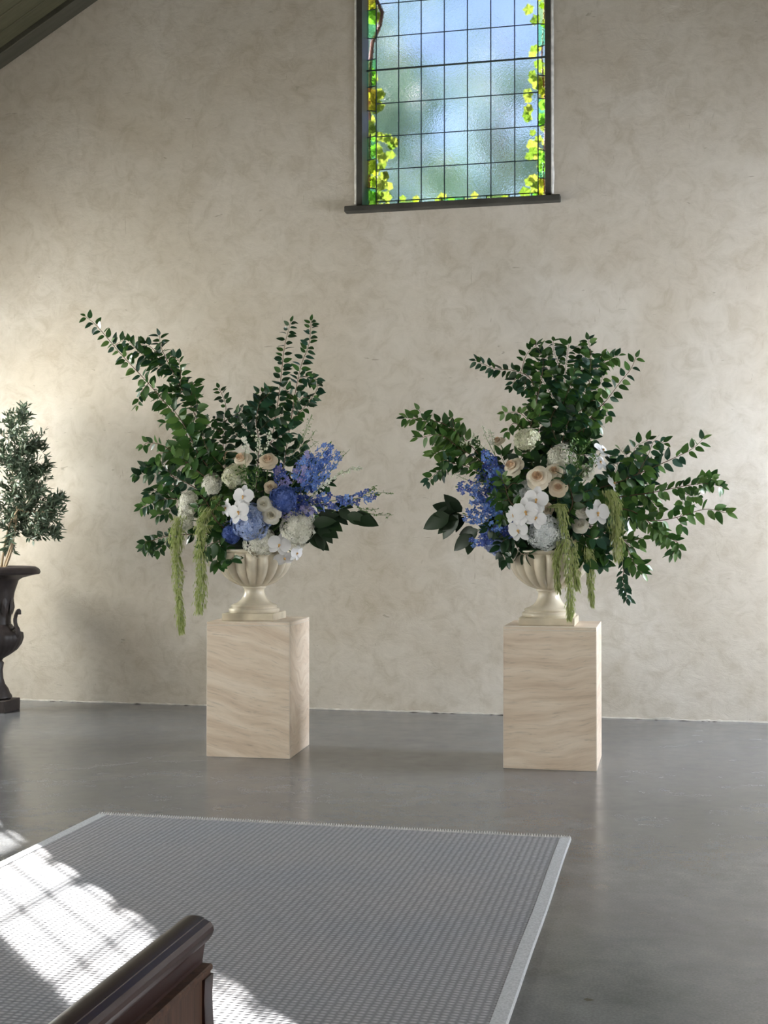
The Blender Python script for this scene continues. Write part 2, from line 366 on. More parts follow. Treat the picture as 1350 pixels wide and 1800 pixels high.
# gable window opening, from the photograph
WL, WR = at(627, 300, GAB).x, at(969, 300, GAB).x
WB = at(640, 364, GAB).z; WT = WB + 2.95
YB = -6.0
mb = MB(); T0, T1 = GAB, GAB+0.32
mb.prism([(XL-.3, -.1), (WL, -.1), (WL, rake(WL)+.1), (XL-.3, rake(XL-.3)+.1)], T0, T1)
mb.prism([(WR, -.1), (XR+.3, -.1), (XR+.3, rake(XR+.3)+.1), (WR, rake(WR)+.1)], T0, T1)
mb.prism([(WL, -.1), (WR, -.1), (WR, WB), (WL, WB)], T0, T1)
mb.prism([(WL, WT), (WR, WT), (WR, rake(WR)+.1), (XC, RIDGE+.1), (WL, rake(WL)+.1)], T0, T1)
struct(mb.build('wall_gable', M['plaster']))
mb = MB()
mb.prism([(XL-.3, -.1), (XR+.3, -.1), (XR+.3, rake(XR+.3)+.1), (XC, RIDGE+.1), (XL-.3, rake(XL-.3)+.1)], YB-.3, YB)
struct(mb.build('wall_back', M['side_plaster']))
def side_wall(name, x0, x1):
    mb = MB(); top = rake(XL)+.2; y = YB
    for wy in sorted(WIN_Y):
        WW = WIN[wy]; WZ1 = WTOP.get(wy, 3.15)
        mb.box(x0, x1, y, wy-WW/2, -.1, top); mb.box(x0, x1, wy-WW/2, wy+WW/2, -.1, WZ0); mb.box(x0, x1, wy-WW/2, wy+WW/2, WZ1, top)
        y = wy+WW/2
    mb.box(x0, x1, y, GAB, -.1, top)
    return struct(mb.build(name, M['side_plaster']))
side_wall('wall_left', XL-.3, XL); side_wall('wall_right', XR, XR+.3)
mb = MB(); mb.box(XL-.3, XR+.3, YB-.3, GAB+.02, -.12, 0)
struct(mb.build('floor', M['concrete']))
# uneven plaster foot where the wall meets the concrete
mb = MB(); vs = []; nseg = 420
for i in range(nseg+1):
    x = XL + (XR-XL)*i/nseg
    a = 0.008+0.010*noise.noise((x*3.1, 0, 0))+0.008*noise.noise((x*17, 4, 0)); h = 0.014+0.012*noise.noise((x*5, 9, 2))+0.010*noise.noise((x*23, 2, 7))
    vs += [(x, GAB+.01, max(.006, h)), (x, GAB-max(.002, a*.6), max(.004, h*.8)), (x, GAB-max(.003, a), 0.001)]
fs = []
for i in range(nseg): fs += [(i*3, i*3+1, i*3+4, i*3+3), (i*3+1, i*3+2, i*3+5, i*3+4)]
mb.add(vs, fs); struct(mb.build('baseboard_gable', M['plaster_edge']))
mb = MB()
for i in range(34):       # dark grit gathered in the joint
    x = rnd(XL+.3, 1.2); w = rnd(.02, .12)
    e = rnd(.002, .006); mb.add([(x, GAB-.018, .0004), (x+w*.3, GAB-.022-e, .0004), (x+w*.7, GAB-.021, .0004), (x+w, GAB-.016, .0004), (x+w*.35, GAB-.016, e), (x+w*.6, GAB-.014, e*.7)], [(0,1,4), (1,2,5,4), (2,3,5), (0,4,5,3)])
struct(mb.build('trim_1', M['soil']))

# ceiling: boards running up the slope on the photograph's side
def roof(side):
    s = 1 if side == 'left' else -1
    mb = MB(); xe = XL-.3 if s == 1 else XR+.3
    he = rake(xe)
    mb.add([(xe, YB, he+.04), (XC, YB, RIDGE+.04), (XC, GAB+.02, RIDGE+.04), (xe, GAB+.02, he+.04),
            (xe, YB, he+.16), (XC, YB, RIDGE+.16), (XC, GAB+.02, RIDGE+.16), (xe, GAB+.02, he+.16)],
           [(0,1,2,3),(7,6,5,4),(0,4,5,1),(2,6,7,3),(1,5,6,2),(3,7,4,0)])
    return struct(mb.build('ceiling_'+side, M['ceiling_wood']))
cl = roof('left'); cr = roof('right')
cl.name = 'ceiling'; cr.name = 'ceiling_right'
def board(y0, y1, drop, mat, parent, xe=XL, xr=XC):
    he, hr = rake(xe), rake(xr); c = 0.008
    P = lambda x, h, y, z: (x, y, h+z)
    vs = []
    for x, h in ((xe, he), (xr, hr)):
        vs += [(x, y0, h+.035), (x, y0, h-drop+c), (x, y0+c, h-drop), (x, y1-c, h-drop), (x, y1, h-drop+c), (x, y1, h+.035)]
    fs = [(i, i+1, i+7, i+6) for i in range(5)] + [(0,1,2,3,4,5)[::-1], (6,7,8,9,10,11), (5,0,6,11)]
    mb = MB(); mb.add(vs, fs); return mb.build('plank', mat, parent)
y = GAB-.20
for i in range(18):
    board(y-.185, y-.004, .0, M['ceiling_wood'], cl); y -= .19
struct(cl)
tb = MB()
t1 = board(GAB-.20, GAB, .05, M['ceiling_trim'], None); t1.name = 'trim_2'; struct(t1)

# ------------------------------------------------------------------ gable window
GY = GAB+0.17          # glass plane
win = D.objects.new('window_1', None); C.objects.link(win); win.location = ((WL+WR)/2, GY, WB); struct(win)
def wpart(mb, name, mat, parent=win, smooth=False):
    o = mb.build(name, mat, parent, smooth); o.location = -Vector(win.location) if parent is win else Vector((0,0,0)); return o
FW = 0.05
for nm, bx in (('jamb', (WL, WL+FW, GAB-.015, GAB+.23, WB, WT)), ('jamb', (WR-FW, WR, GAB-.015, GAB+.23, WB, WT)),
               ('head', (WL+FW, WR-FW, GAB-.01, GAB+.23, WT-FW, WT)), ('bottom_rail', (WL+FW, WR-FW, GAB+.0, GAB+.23, WB, WB+.012))):
    mb = MB(); mb.box(*bx); bevel(wpart(mb, nm, M['frame']), .005)
sl, sr = at(606, 369, GAB-.05), at(985, 350, GAB-.05)
mb = MB(); mb.box(sl.x, sr.x, GAB-.075, GAB+.03, WB-.052, WB); bevel(wpart(mb, 'window_sill', M['frame']), .008)
for xa, xb in ((WL-.02, WL+.004), (WR-.004, WR+.022)):   # ragged plaster line against the frame, its white painted in as the reveal highlight
    mb = MB(); vs = []; n = 60
    for i in range(n+1):
        z = WB + (WT-WB)*i/n; e = .007*noise.noise((xa*9, z*6, 1))
        out = xa+e if xa < XC else xb+e; inn = xb if xa < XC else xa
        vs += [(out, GAB-.0005, z), (out*.5+inn*.5, GAB-.010, z), (inn, GAB-.010, z)]
    mb.add(vs, [(i*3+k, i*3+k+1, i*3+k+4, i*3+k+3)[::(1 if xa < XC else -1)] for i in range(n) for k in range(2)])
    wpart(mb, 'plaster_highlight_line', M['bead_highlight'])
gx = [at(p, 300, GY).x for p in (647.7, 661.4, 700.9, 740.6, 781.3, 822, 863, 905, 946, 958.5)]
gx[0] = WL+FW-.001; gx[-1] = WR-FW+.001
zb = [at(661, q, GY).z for q in (355, 299, 241, 183, 124.5, 66)]
zs = [WB+.012] + zb; dz = (zb[-1]-zb[1])/4
while zs[-1]+dz < WT-FW-.05: zs.append(zs[-1]+dz)
zs.append(WT-FW)
panes = {}
def pane(x0, x1, z0, z1, mat, sk0=0, sk1=0):
    mb = MB(); g = .002; t = .0025
    mb.prism([(x0+g, z0+g), (x1-g, z0+g+sk0), (x1-g, z1-g+sk1), (x0+g, z1-g)], GY-t, GY+t)
    o = wpart(mb, 'pane', mat); o.rotation_euler = (0, 0, 0); return o
for i in range(1, len(gx)-2):
    for j in range(1, len(zs)-1):
        pane(gx[i], gx[i+1], zs[j], zs[j+1], M['glass'])
bcols = ['glass_green', 'glass_yellow', 'glass_green', 'glass', 'glass_orange', 'glass_green', 'glass', 'glass_green', 'glass_orange', 'glass', 'glass_green', 'glass_yellow', 'glass']
lead = MB()
for side, (x0, x1, off) in enumerate(((gx[0], gx[1], 0), (gx[-2], gx[-1], 4))):
    z = WB+.012; k = off; sk = .012; prev = 0
    while z < WT-FW-.02:
        z1 = min(z+.215+(.02 if k % 2 else -.02), WT-FW); s1 = 0 if z1 >= WT-FW else (sk if side == 0 else -sk)*(1 if k % 3 else -1)
        pane(x0, x1, z, z1, M[bcols[k % len(bcols)]], prev, s1)
        lead.tube([(x0, GY, z1), (x1, GY, z1+s1)], .005, sides=5)
        z = z1; prev = s1; k += 1
k = 2
for zz0, zz1 in ((zs[0], zs[1]), ):
    x = gx[1]
    while x < gx[-2]-.01:
        x1 = min(x+.19, gx[-2]); pane(x, x1, zz0, zz1, M[['glass', 'glass_green', 'glass', 'glass_yellow'][k % 4]])
        lead.tube([(x1, GY, zz0), (x1, GY, zz1)], .005, sides=5); x = x1; k += 1
for i in range(1, len(gx)-1): lead.tube([(gx[i], GY, WB+.01), (gx[i], GY, WT-FW)], .0052, sides=5)
for j in range(1, len(zs)-1): lead.tube([(gx[1], GY, zs[j]), (gx[-2], GY, zs[j])], .0048, sides=5)
wpart(lead, 'lead_came', M['lead'])
mb = MB(); mb.tube([(gx[0], GY-.012, zs[5]), (gx[-1], GY-.012, zs[5])], .008, sides=6); wpart(mb, 'saddle_bar', M['bar'])
mb = MB(); mb.tube([(gx[0], GY-.012, zs[5]+dz*5), (gx[-1], GY-.012, zs[5]+dz*5)], .008, sides=6)
if zs[5]+dz*5 < WT: wpart(mb, 'saddle_bar', M['bar'])

# ------------------------------------------------------------------ side windows (outside the frame, they let the daylight in)
wi = 2
for sx, xw in ((-1, XL), (1, XR)):
    for wy in WIN_Y:
        WW = WIN[wy]; WZ1 = WTOP.get(wy, 3.15)
        w = D.objects.new('window_%d' % wi, None); C.objects.link(w); w.location = (xw, wy, WZ0); struct(w); wi += 1
        xo = xw + sx*.2
        fr = MB(); a, b = sorted((xo-.03, xo+.03))
        for y0, y1, z0, z1 in ((wy-WW/2, wy-WW/2+.04, WZ0, WZ1), (wy+WW/2-.04, wy+WW/2, WZ0, WZ1), (wy-WW/2+.04, wy+WW/2-.04, WZ0, WZ0+.04), (wy-WW/2+.04, wy+WW/2-.04, WZ1-.04, WZ1)):
            fr.box(a, b, y0, y1, z0, z1)
        o = fr.build('window_frame', M['frame'], w); o.location = -Vector(w.location)
        gb = MB(); nz = 15 if WZ1 > 4 else 11; ny = 5 if WZ1 > 4 else 4
        for j in range(1, nz): gb.box(xo-.006, xo+.006, wy-WW/2+.04, wy+WW/2-.04, WZ0+(WZ1-WZ0)*j/nz-(.03 if j == 6 else .011), WZ0+(WZ1-WZ0)*j/nz+(.03 if j == 6 else .011))
        for j in range(1, ny): gb.box(xo-.006, xo+.006, wy-WW/2+WW*j/ny-.010, wy-WW/2+WW*j/ny+.010, WZ0+.04, WZ1-.04)
        o = gb.build('lead_came', M['lead'], w); o.location = -Vector(w.location)
        pb = MB(); pb.box(xo-.002, xo+.002, wy-WW/2+.03, wy+WW/2-.03, WZ0+.03, WZ1-.03)
        o = pb.build('pane', M['glass_side'], w); o.location = -Vector(w.location)
# unseen scalloped mask added outside the first left window to shape its sunbeam
w0 = D.objects['window_2']; WZ1 = 4.45; poly = []
fy = 9.775; k = 0; z = WZ0
poly = []
while z < WZ1:
    for q in range(9):
        a = math.pi*q/8; poly.append((fy - .03 + .125*math.sin(a)**.7, z+.075-.073*math.cos(a)))
    z += .155
poly += [(9.95, WZ1), (9.95, WZ0)]
mb = MB(); mb.prism_x(poly, XL-.34, XL-.315); o = mb.build('scalloped_sun_mask', M['frame'], w0); o.location = -Vector(w0.location)

# ------------------------------------------------------------------ outdoors
mb = MB(); mb.box(-40, 40, GAB+.35, 70, -.3, -.15); g = mb.build('lawn', M['grass']); struct(g)
def far_tree(x, y, h, r, label, seed):
    random.seed(seed)
    t = thing('leafy_tree', label, 'tree', (x, y, -.15), 0, 'trees outside the window')
    tb = MB(); tb.tube([(0,0,0), (.1,0,h*.3), (-.05,.1,h*.55), (.1,0,h*.8)], .16, .05, 8)
    for k in range(9):
        a = k*2.4; z0 = h*(.35+.05*k); tb.tube([(0,0,z0), (math.cos(a)*r*.4, math.sin(a)*r*.4, z0+.5), (math.cos(a)*r*.8, math.sin(a)*r*.8, z0+.9)], .05, .015, 5)
    tb.build('trunk', M['vine_stem'], t)
    mb = MB()
    cl = [(Vector((rnd(-1,1), rnd(-1,1), rnd(-1,1))).normalized()*rnd(.2, 1)) for _ in range(40)]
    for k in range(5200):
        c = random.choice(cl); p = Vector((c.x*r, c.y*r, h*.66+c.z*h*.36)) + Vector((random.gauss(0,.24), random.gauss(0,.24), random.gauss(0,.24)))
        a = rv().normalized(); b = a.cross(rv()).normalized(); s = rnd(.06, .12)
        mb.add([p-a*s, p+b*s*.5, p+a*s, p-b*s*.5], [(0,1,2,3)])
    mb.build('foliage', M['far_leaf'], t, kind='stuff')
far_tree(-4.9, 19.0, 11.0, 2.1, 'tall green tree nearest behind the left of the leaded window', 3)
far_tree(-3.4, 26.0, 14.5, 2.6, 'loose blue-green tree far behind the middle of the leaded window', 5)
far_tree(-2.2, 34.0, 15.5, 2.4, 'farthest tree, behind the bottom right of the leaded window', 8)
random.seed(21)
# vine leaf (five lobes) and the vine round the window
def vine_leaf_mesh():
    vs = [(0,0,0)]; n = 15
    for k in range(n):
        a = math.pi*2*k/n; r = .62+.38*abs(math.cos(a*2.5)); vs.append((.45+r*.55*math.cos(a), r*.55*math.sin(a), .06*math.cos(a*5)))
    vs[0] = (.45, 0, .05)
    return mesh('vine_leaf', vs, [(0, 1+k, 1+(k+1) % n) for k in range(n)], M['vine_leaf'])
VL = vine_leaf_mesh()
vine = thing('climbing_vine', 'bright green climbing vine growing round the outside of the leaded window', 'vine', (WL, GAB+.4, 0))
vb = MB(); Y2 = GAB+.42
def vp(px, py): return at(px, py, Y2)
paths = [[(646, 380), (648, 250), (650, 120), (655, 75), (668, 45), (672, 22), (664, 5), (650, -20)],
         [(962, 380), (955, 300), (960, 200), (952, 100), (958, 0), (950, -120)], [(640, 380), (720, 362), (800, 358), (880, 352), (965, 345)]]
for i, p in enumerate(paths):
    pts = [vp(*q)-Vector(vine.location) for q in p]; vb.tube(pts, .022 if i == 0 else .009, .017 if i == 0 else .006, 6)
g0 = vp(646, 380)-Vector(vine.location); vb.tube([(g0.x, g0.y, -.1), (g0.x-.05, g0.y, 2), g0], .03, .022, 6)
vb.build('stem', M['vine_stem'], vine, smooth=True)
spots = []
for _ in range(105):  # leaves hugging left edge, bottom and right edge
    spots.append((random.choice((rnd(640, 662), rnd(645, 700))), rnd(120, 365), .9))
for _ in range(70):
    spots.append((rnd(925, 965), random.choice((rnd(-60, 365), rnd(130, 365))), .8))
for _ in range(50):
    spots.append((rnd(640, 960), rnd(338, 372), .7))
for _ in range(14):
    spots.append((rnd(642, 664), rnd(-20, 30), 1))
for px, py, k in spots:
    if 664 < px < 925 and py < 335 and (py < 230 or px > 690): continue
    p = at(px, py, Y2+rnd(-.06, .12)) - Vector(vine.location); s = rnd(.07, .13)*k
    o = link('leaf', VL, vine); o.matrix_basis = frame_mat(p, Vector((rnd(-.6,.6), rnd(-.2,.2), -1)), Vector((rnd(-.4,.4), -1, rnd(-.2,.5))), s)

# ------------------------------------------------------------------ rug
RX0, RX1, RY1, RY0 = at(176, 1434, 6.45).x, -0.505, 6.45, -1.5
rug = thing('woven_rug', 'large grey ribbed wool rug on the polished concrete floor', 'rug', ((RX0+RX1)/2, (RY0+RY1)/2, 0))
L = -Vector(rug.location)
mb = MB(); mb.box(RX0+.05, RX1-.045, RY0, RY1-.02, 0.0, .012); o = mb.build('pile', M['rug'], rug, loc=L)
for a, b in ((RX1-.055, RX1), (RX0, RX0+.055)):
    mb = MB(); n = 60; vs = []
    for i in range(n+1):
        y = RY0+(RY1-RY0)*i/n; w = .004*noise.noise((a, y*1.5, 0))
        vs += [(a+w, y, 0), (a+w+.003, y, .015), (b+w-.004, y, .014), (b+w, y, 0)]
    mb.add(vs, [(i*4+k, i*4+k+1, i*4+k+5, i*4+k+4)[::-1] for i in range(n) for k in range(3)] + [(0,1,2,3), tuple(n*4+k for k in (3,2,1,0))])
    o = mb.build('binding_tape', M['rug_tape'], rug, loc=L); o['label'] = 'smooth pale grey binding tape'
mb = MB(); n = 190
for i in range(n):      # stitched back edge: a row of small raised loops
    x0 = RX0+(RX1-RX0)*i/n; w = (RX1-RX0)/n*.8; e = .004*noise.noise((i*.13, 1, 1))
    mb.add([(x0, RY1-.03, .012), (x0+w, RY1-.03, .012), (x0+w, RY1+.004+e, .003), (x0, RY1+.004+e, .003), (x0+w*.5, RY1-.012+e, .024)], [(0,1,4), (1,2,4), (2,3,4), (3,0,4)])
o = mb.build('stitched_edge', M['rug_fringe'], rug, loc=L, kind='stuff')

# ------------------------------------------------------------------ plinths
def plinth(cx, cy, w, d, h, rot, label, ms):
    t = thing('stone_plinth', label, 'plinth', (cx, cy, 0), rot, 'stone plinths under the flower urns')
    hw, hd, th = w/2, d/2, .022
    def panel(p0, p1, mat, nrm):
        # mitred slab from p0 to p1 (footprint), inner edge shorter
        p0 = Vector(p0); p1 = Vector(p1); a = (p1-p0).normalized(); nn = Vector(nrm)
        g = .0012
        q = [p0+a*g, p1-a*g, p1-a*th-nn*th, p0+a*th-nn*th]
        mb = MB(); mb.add([(v.x, v.y, .0) for v in q]+[(v.x, v.y, h-.0225) for v in q], [(0,3,2,1), (4,5,6,7), (0,1,5,4), (1,2,6,5), (2,3,7,6), (3,0,4,7)])
        o = mb.build('side_panel', [mat, M['stone_edge']], t)
        b = bevel(o, .0022, 1); b.modifiers[0].material = 1
        return o
    panel((-hw,-hd,0), (hw,-hd,0), ms[0], (0,-1,0)); panel((hw,-hd,0), (hw,hd,0), ms[1], (1,0,0))
    panel((hw,hd,0), (-hw,hd,0), ms[0], (0,1,0)); panel((-hw,hd,0), (-hw,-hd,0), ms[1], (-1,0,0))
    mb = MB(); mb.box(-hw, hw, -hd, hd, h-.022, h); o = bevel(mb.build('top_slab', [ms[0], M['stone_edge']], t), .0022, 1); o.modifiers[0].material = 1
    return t
PL = (-2.80, 8.60); PR = (-0.787, 8.60); PH = .90
plinth(PL[0], PL[1], .572, .585, PH, R(3.2), 'square travertine plinth on the left, with an arched vein on its side', (M['stone_a'], M['stone_arc']))
plinth(PR[0], PR[1], .588, .60, PH, R(.3), 'square travertine plinth on the right, its right side brightly lit', (M['stone_b'], M['stone_b']))

# ------------------------------------------------------------------ cream urns
def urn(cx, cy, rot, label):
    t = thing('fluted_urn', label, 'urn', (cx, cy, PH), rot, 'cream urns on the plinths')
    mb = MB(); mb.box(-.18, .18, -.18, .18, 0, .05); bevel(mb.build('square_foot', M['urn'], t), .006, 3)
    mb = MB()
    pr = [(.172, .050), (.176, .058), (.176, .070), (.170, .078), (.158, .080), (.157, .086), (.162, .092), (.158, .100), (.140, .106), (.120, .114), (.100, .128), (.084, .148), (.074, .168), (.069, .186), (.068, .200), (.072, .212), (.080, .216), (.082, .223), (.078, .229)]
    mb.lathe(pr, 48); smooth_angle(mb.build('pedestal', M['urn'], t), 50)
    mb = MB(); NL = 18
    def fn(a, z):
        k = min(1, max(0, (z-.228)/.03)); kk = 1 if z < .44 else max(0, 1-(z-.44)/.022)
        return 1 - .115*k*kk*(1-abs(math.cos(a*NL/2))**.8)
    pr = [(.080, .226), (.098, .232), (.135, .246), (.172, .268), (.205, .296), (.230, .328), (.248, .362), (.259, .398), (.262, .425), (.258, .443), (.246, .454), (.234, .460)]
    mb.lathe(pr, NL*12, fn); smooth_angle(mb.build('fluted_bowl', M['urn'], t), 60)
    mb = MB(); pr = [(.234, .456), (.246, .462), (.252, .470), (.250, .480), (.240, .484), (.226, .482), (.222, .46)]
    mb.lathe(pr, 64); smooth_angle(mb.build('rim', M['urn'], t), 50)
    return t
ul = at(447, 1080, 8.6); ur = at(965.5, 1080, 8.6)
urn(ul.x, 8.6, R(3.2), 'cream fluted pedestal urn of flowers on the left plinth'); urn(ur.x, 8.58, R(.5), 'cream fluted pedestal urn of flowers on the right plinth')
for x, yy, lb in ((ul.x, 8.6, 'dark floral foam dome inside the left cream urn'), (ur.x, 8.58, 'dark floral foam dome inside the right cream urn')):
    mb = MB(); mb.lathe([(.20, 0), (.20, .04), (.19, .12), (.15, .2), (.08, .25), (.01, .26)], 20, lambda a, z: 1+.05*math.sin(a*5+z*30))
    tag(mb.build('floral_foam', M['foam'], loc=(x, yy, PH+.455), smooth=True), lb, 'foam', 'floral foam in the urns')

# ------------------------------------------------------------------ plant kit
def leaf_mesh(name, mat, w=.5, fold=.10, curl=.16, tip=1.0, seg=6):
    vs = []; n = seg
    for i in range(n+1):
        u = i/n; hw = w*.5*math.sin(math.pi*min(1, u**.8))**.75 * (1-.25*u*tip) if 0 < i < n else 0
        z = -curl*u*u
        vs += [(u, hw, z+fold*hw*2), (u, 0, z), (u, -hw, z+fold*hw*2)]
    fs = []
    for i in range(n):
        a = i*3
        fs += [(a+1, a+4, a+3, a), (a+2, a+5, a+4, a+1)]
    return mesh(name, vs, fs, mat, True)
LEAVES = {k: [leaf_mesh('leaf', M[k], w, f, c) for w, f, c in ((.60, .10, .12), (.54, .16, .22), (.64, .05, .05))] for k in ('leaf', 'leaf_dark', 'leaf_bright', 'leaf_cool')}
LEAVES['magnolia'] = [leaf_mesh('leaf', M['magnolia'], w, f, c, seg=7) for w, f, c in ((.56, .1, .1), (.62, .12, .15))]
def spline(pts, n):
    """Catmull-Rom through the points"""
    P = [Vector(p) for p in pts]
    if len(P) == 2: return [P[0].lerp(P[1], i/n) for i in range(n+1)]
    P = [2*P[0]-P[1]] + P + [2*P[-1]-P[-2]]; out = []; m = len(P)-3
    for i in range(n+1):
        u = i/n*m; k = min(int(u), m-1); t = u-k; a, b, c, d = P[k:k+4]
        out.append(.5*((2*b)+(c-a)*t+(2*a-5*b+4*c-d)*t*t+(3*b-a-3*c+d)*t**3))
    return out
def put_leaf(par, base, axis, nrm, s, kinds):
    o = link('leaf', random.choice(LEAVES[random.choice(kinds)]), par)
    o.matrix_basis = frame_mat(base, axis, nrm, s)
def leafy(path, t, org, s_tip, s_base, gap, kinds, start=.25, droop=.35, stem=None, r=(.004, .0015), spread=.9):
    """one stem along the world path, with alternate leaves"""
    n = 28; pts = [p-org for p in spline(path, n)]
    stem.tube(pts, r[0], r[1], 4)
    seg = [(pts[i+1]-pts[i]).length for i in range(n)]; tot = sum(seg); d = tot*start; side = 1
    while d < tot:
        acc = 0
        for i in range(n):
            if acc+seg[i] >= d: break
            acc += seg[i]
        p = pts[i].lerp(pts[i+1], (d-acc)/max(seg[i], 1e-6)); tg = (pts[i+1]-pts[i]).normalized()
        f = d/tot; s = (s_base+(s_tip-s_base)*f)*rnd(.95, 1.38)
        a = tg.cross(Vector((0, 1, 0))); a = a.normalized() if a.length > .1 else Vector((1, 0, 0))
        ax = tg*rnd(.35, .8) + a*side*spread*rnd(.7, 1.1) + Vector((0, rnd(-.7, .5), -droop*rnd(.4, 1.4)))
        nr = Vector((rnd(-.6, .6), -rnd(.3, 1.5), rnd(.0, 1.1)))
        put_leaf(t, p+ax.normalized()*.006, ax, nr, s, kinds)
        side = -side if rnd(0, 1) < .9 else side
        d += gap*rnd(.45, 1.25)*(s/.09)**.6
    tg = (pts[-1]-pts[-2]).normalized()
    put_leaf(t, pts[-1], tg+Vector((0, rnd(-.3, .3), -.15)), Vector((rnd(-.4, .4), -.8, .7)), s_tip, kinds)
GL, GR = 'camellia branches in the left urn', 'camellia branches in the right urn'
def branch(label, px, group, kinds=('leaf',), s=(.05, .085), gap=.03, twigs=(), name='camellia_branch', cat='branch', n0=8.62, n1=8.6, start=.25, droop=.35, cent=None, r=(.0045, .0015)):
    """px: pixel path from the urn outwards; twigs: further pixel paths"""
    c = cent if cent else ((ul.x, 8.6) if group == GL or 'left' in group else (ur.x, 8.58))
    root = Vector((c[0]+rnd(-.1, .1), c[1]+rnd(-.06, .10), PH+.50))
    def w(q, f):
        return at(q[0], q[1], n0+(n1-n0)*f)
    path = [w(q, i/(len(px)-1)) for i, q in enumerate(px)]
    t = thing(name, label, cat, root, 0, group); st = MB()
    leafy([root]+path, t, root, s[0], s[1], gap, kinds, start, droop, st, r)
    for tw in twigs:
        tp = [w(q, .5) + Vector((0, rnd(-.08, .08), 0)) for q in tw]; tp[0].y = n0+(n1-n0)*.5
        leafy(tp, t, root, s[0]*.95, s[0]*.5+s[1]*.5, gap, kinds, .12, droop, st, (.0025, .0012))
    st.build('stem', M['twig'], t, smooth=True)
    return t
random.seed(11)
# --- left urn branches
branch('longest leafy branch, reaching to the upper left in the left urn', [(360, 830), (320, 750), (275, 690), (215, 625), (172, 575), (150, 556)], GL, ('leaf', 'leaf', 'leaf_bright', 'leaf_cool'), (.048, .10), .027,
       [[(262, 672), (240, 690), (238, 712)], [(200, 608), (225, 600)], [(310, 735), (290, 745)]], n0=8.6, n1=8.5)
branch('dense bushy camellia branch just right of the longest one', [(370, 820), (345, 735), (312, 670), (285, 615), (280, 590)], GL, ('leaf', 'leaf', 'leaf_cool'), (.055, .095), .019,
       [[(330, 700), (300, 655), (255, 625), (228, 598)], [(318, 690), (322, 640), (300, 625)], [(335, 715), (345, 680), (342, 668)], [(300, 650), (268, 640), (250, 618)], [(320, 690), (280, 690)], [(290, 640), (270, 612), (248, 605)]], n0=8.7, n1=8.62)
branch('broad-leaved branch low along the left of the tallest cluster', [(385, 850), (350, 800), (325, 750), (300, 715), (278, 700)], GL, ('leaf', 'leaf', 'leaf_bright'), (.08, .12), .024,
       [[(340, 775), (310, 790), (300, 770)], [(335, 760), (340, 715), (335, 690)], [(350, 800), (325, 815), (305, 800)]], n0=8.5, n1=8.4)
branch('thin upright sprig with curled leaves between the two tall clusters', [(400, 830), (392, 760), (397, 715), (385, 682)], GL, ('leaf', 'leaf_dark'), (.045, .075), .028, [[(395, 740), (420, 725), (418, 735)], [(398, 760), (375, 735)], [(392, 760), (366, 748), (355, 730)]])
branch('tall slender branch standing at the left of the upright pair', [(460, 850), (480, 760), (492, 680), (500, 610), (511, 566)], GL, ('leaf_cool', 'leaf', 'leaf_dark'), (.05, .075), .026,
       [[(490, 690), (470, 690), (456, 690)], [(486, 720), (465, 710), (448, 706)], [(482, 740), (462, 730), (446, 730)]], n0=8.75, n1=8.8)
branch('tall slender branch standing at the right of the upright pair', [(490, 850), (508, 760), (519, 690), (530, 640), (543, 605), (547, 564)], GL, ('leaf_cool', 'leaf', 'leaf_dark'), (.05, .075), .025,
       [[(512, 725), (532, 700), (552, 700)], [(510, 740), (540, 715), (553, 680), (556, 662)], [(515, 700), (500, 680)], [(524, 665), (540, 662), (550, 668)]], n0=8.75, n1=8.75)
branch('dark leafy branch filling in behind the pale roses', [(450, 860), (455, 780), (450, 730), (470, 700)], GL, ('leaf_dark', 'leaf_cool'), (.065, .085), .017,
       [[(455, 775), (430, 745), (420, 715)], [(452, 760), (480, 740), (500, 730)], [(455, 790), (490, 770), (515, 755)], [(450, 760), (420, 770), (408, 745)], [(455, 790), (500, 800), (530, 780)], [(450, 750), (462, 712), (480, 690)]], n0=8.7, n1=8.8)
branch('small arching sprig pointing left below the broad leaves', [(380, 860), (330, 815), (290, 785), (262, 778), (252, 783)], GL, ('leaf', 'leaf_bright'), (.055, .09), .026, [[(300, 795), (282, 800), (280, 825)]], n0=8.45, n1=8.4)
branch('narrow-leaved branch reaching left at the height of the white hydrangea', [(390, 890), (330, 850), (285, 832), (240, 834)], GL, ('leaf_cool', 'leaf_dark', 'leaf'), (.06, .09), .019, [[(300, 840), (280, 855), (262, 868)], [(310, 845), (290, 820), (265, 822)], [(315, 850), (300, 868), (292, 880)], [(330, 848), (330, 825), (310, 812)]], n0=8.5, n1=8.45)
branch('short sprig with light tips pointing left beside the white stock', [(380, 910), (320, 880), (285, 878), (248, 892)], GL, ('leaf', 'leaf_bright', 'leaf_cool'), (.06, .085), .022, [[(295, 878), (280, 868), (262, 882)], [(300, 880), (290, 900), (275, 905)]], n0=8.45, n1=8.4)
branch('low branch pointing left behind the green tassels', [(390, 940), (320, 940), (280, 946), (252, 962)], GL, ('leaf', 'leaf_dark'), (.055, .075), .022, [[(300, 942), (288, 960), (278, 968)], [(275, 948), (262, 955), (258, 972)]], n0=8.55, n1=8.5)
branch('camellia sprig hanging over the left rim of the urn', [(400, 940), (385, 960), (382, 985), (386, 992)], GL, ('leaf',), (.075, .09), .022, [[(390, 960), (405, 975), (410, 985)], [(388, 950), (370, 960), (362, 975)]], n0=8.38, n1=8.33, start=.3)
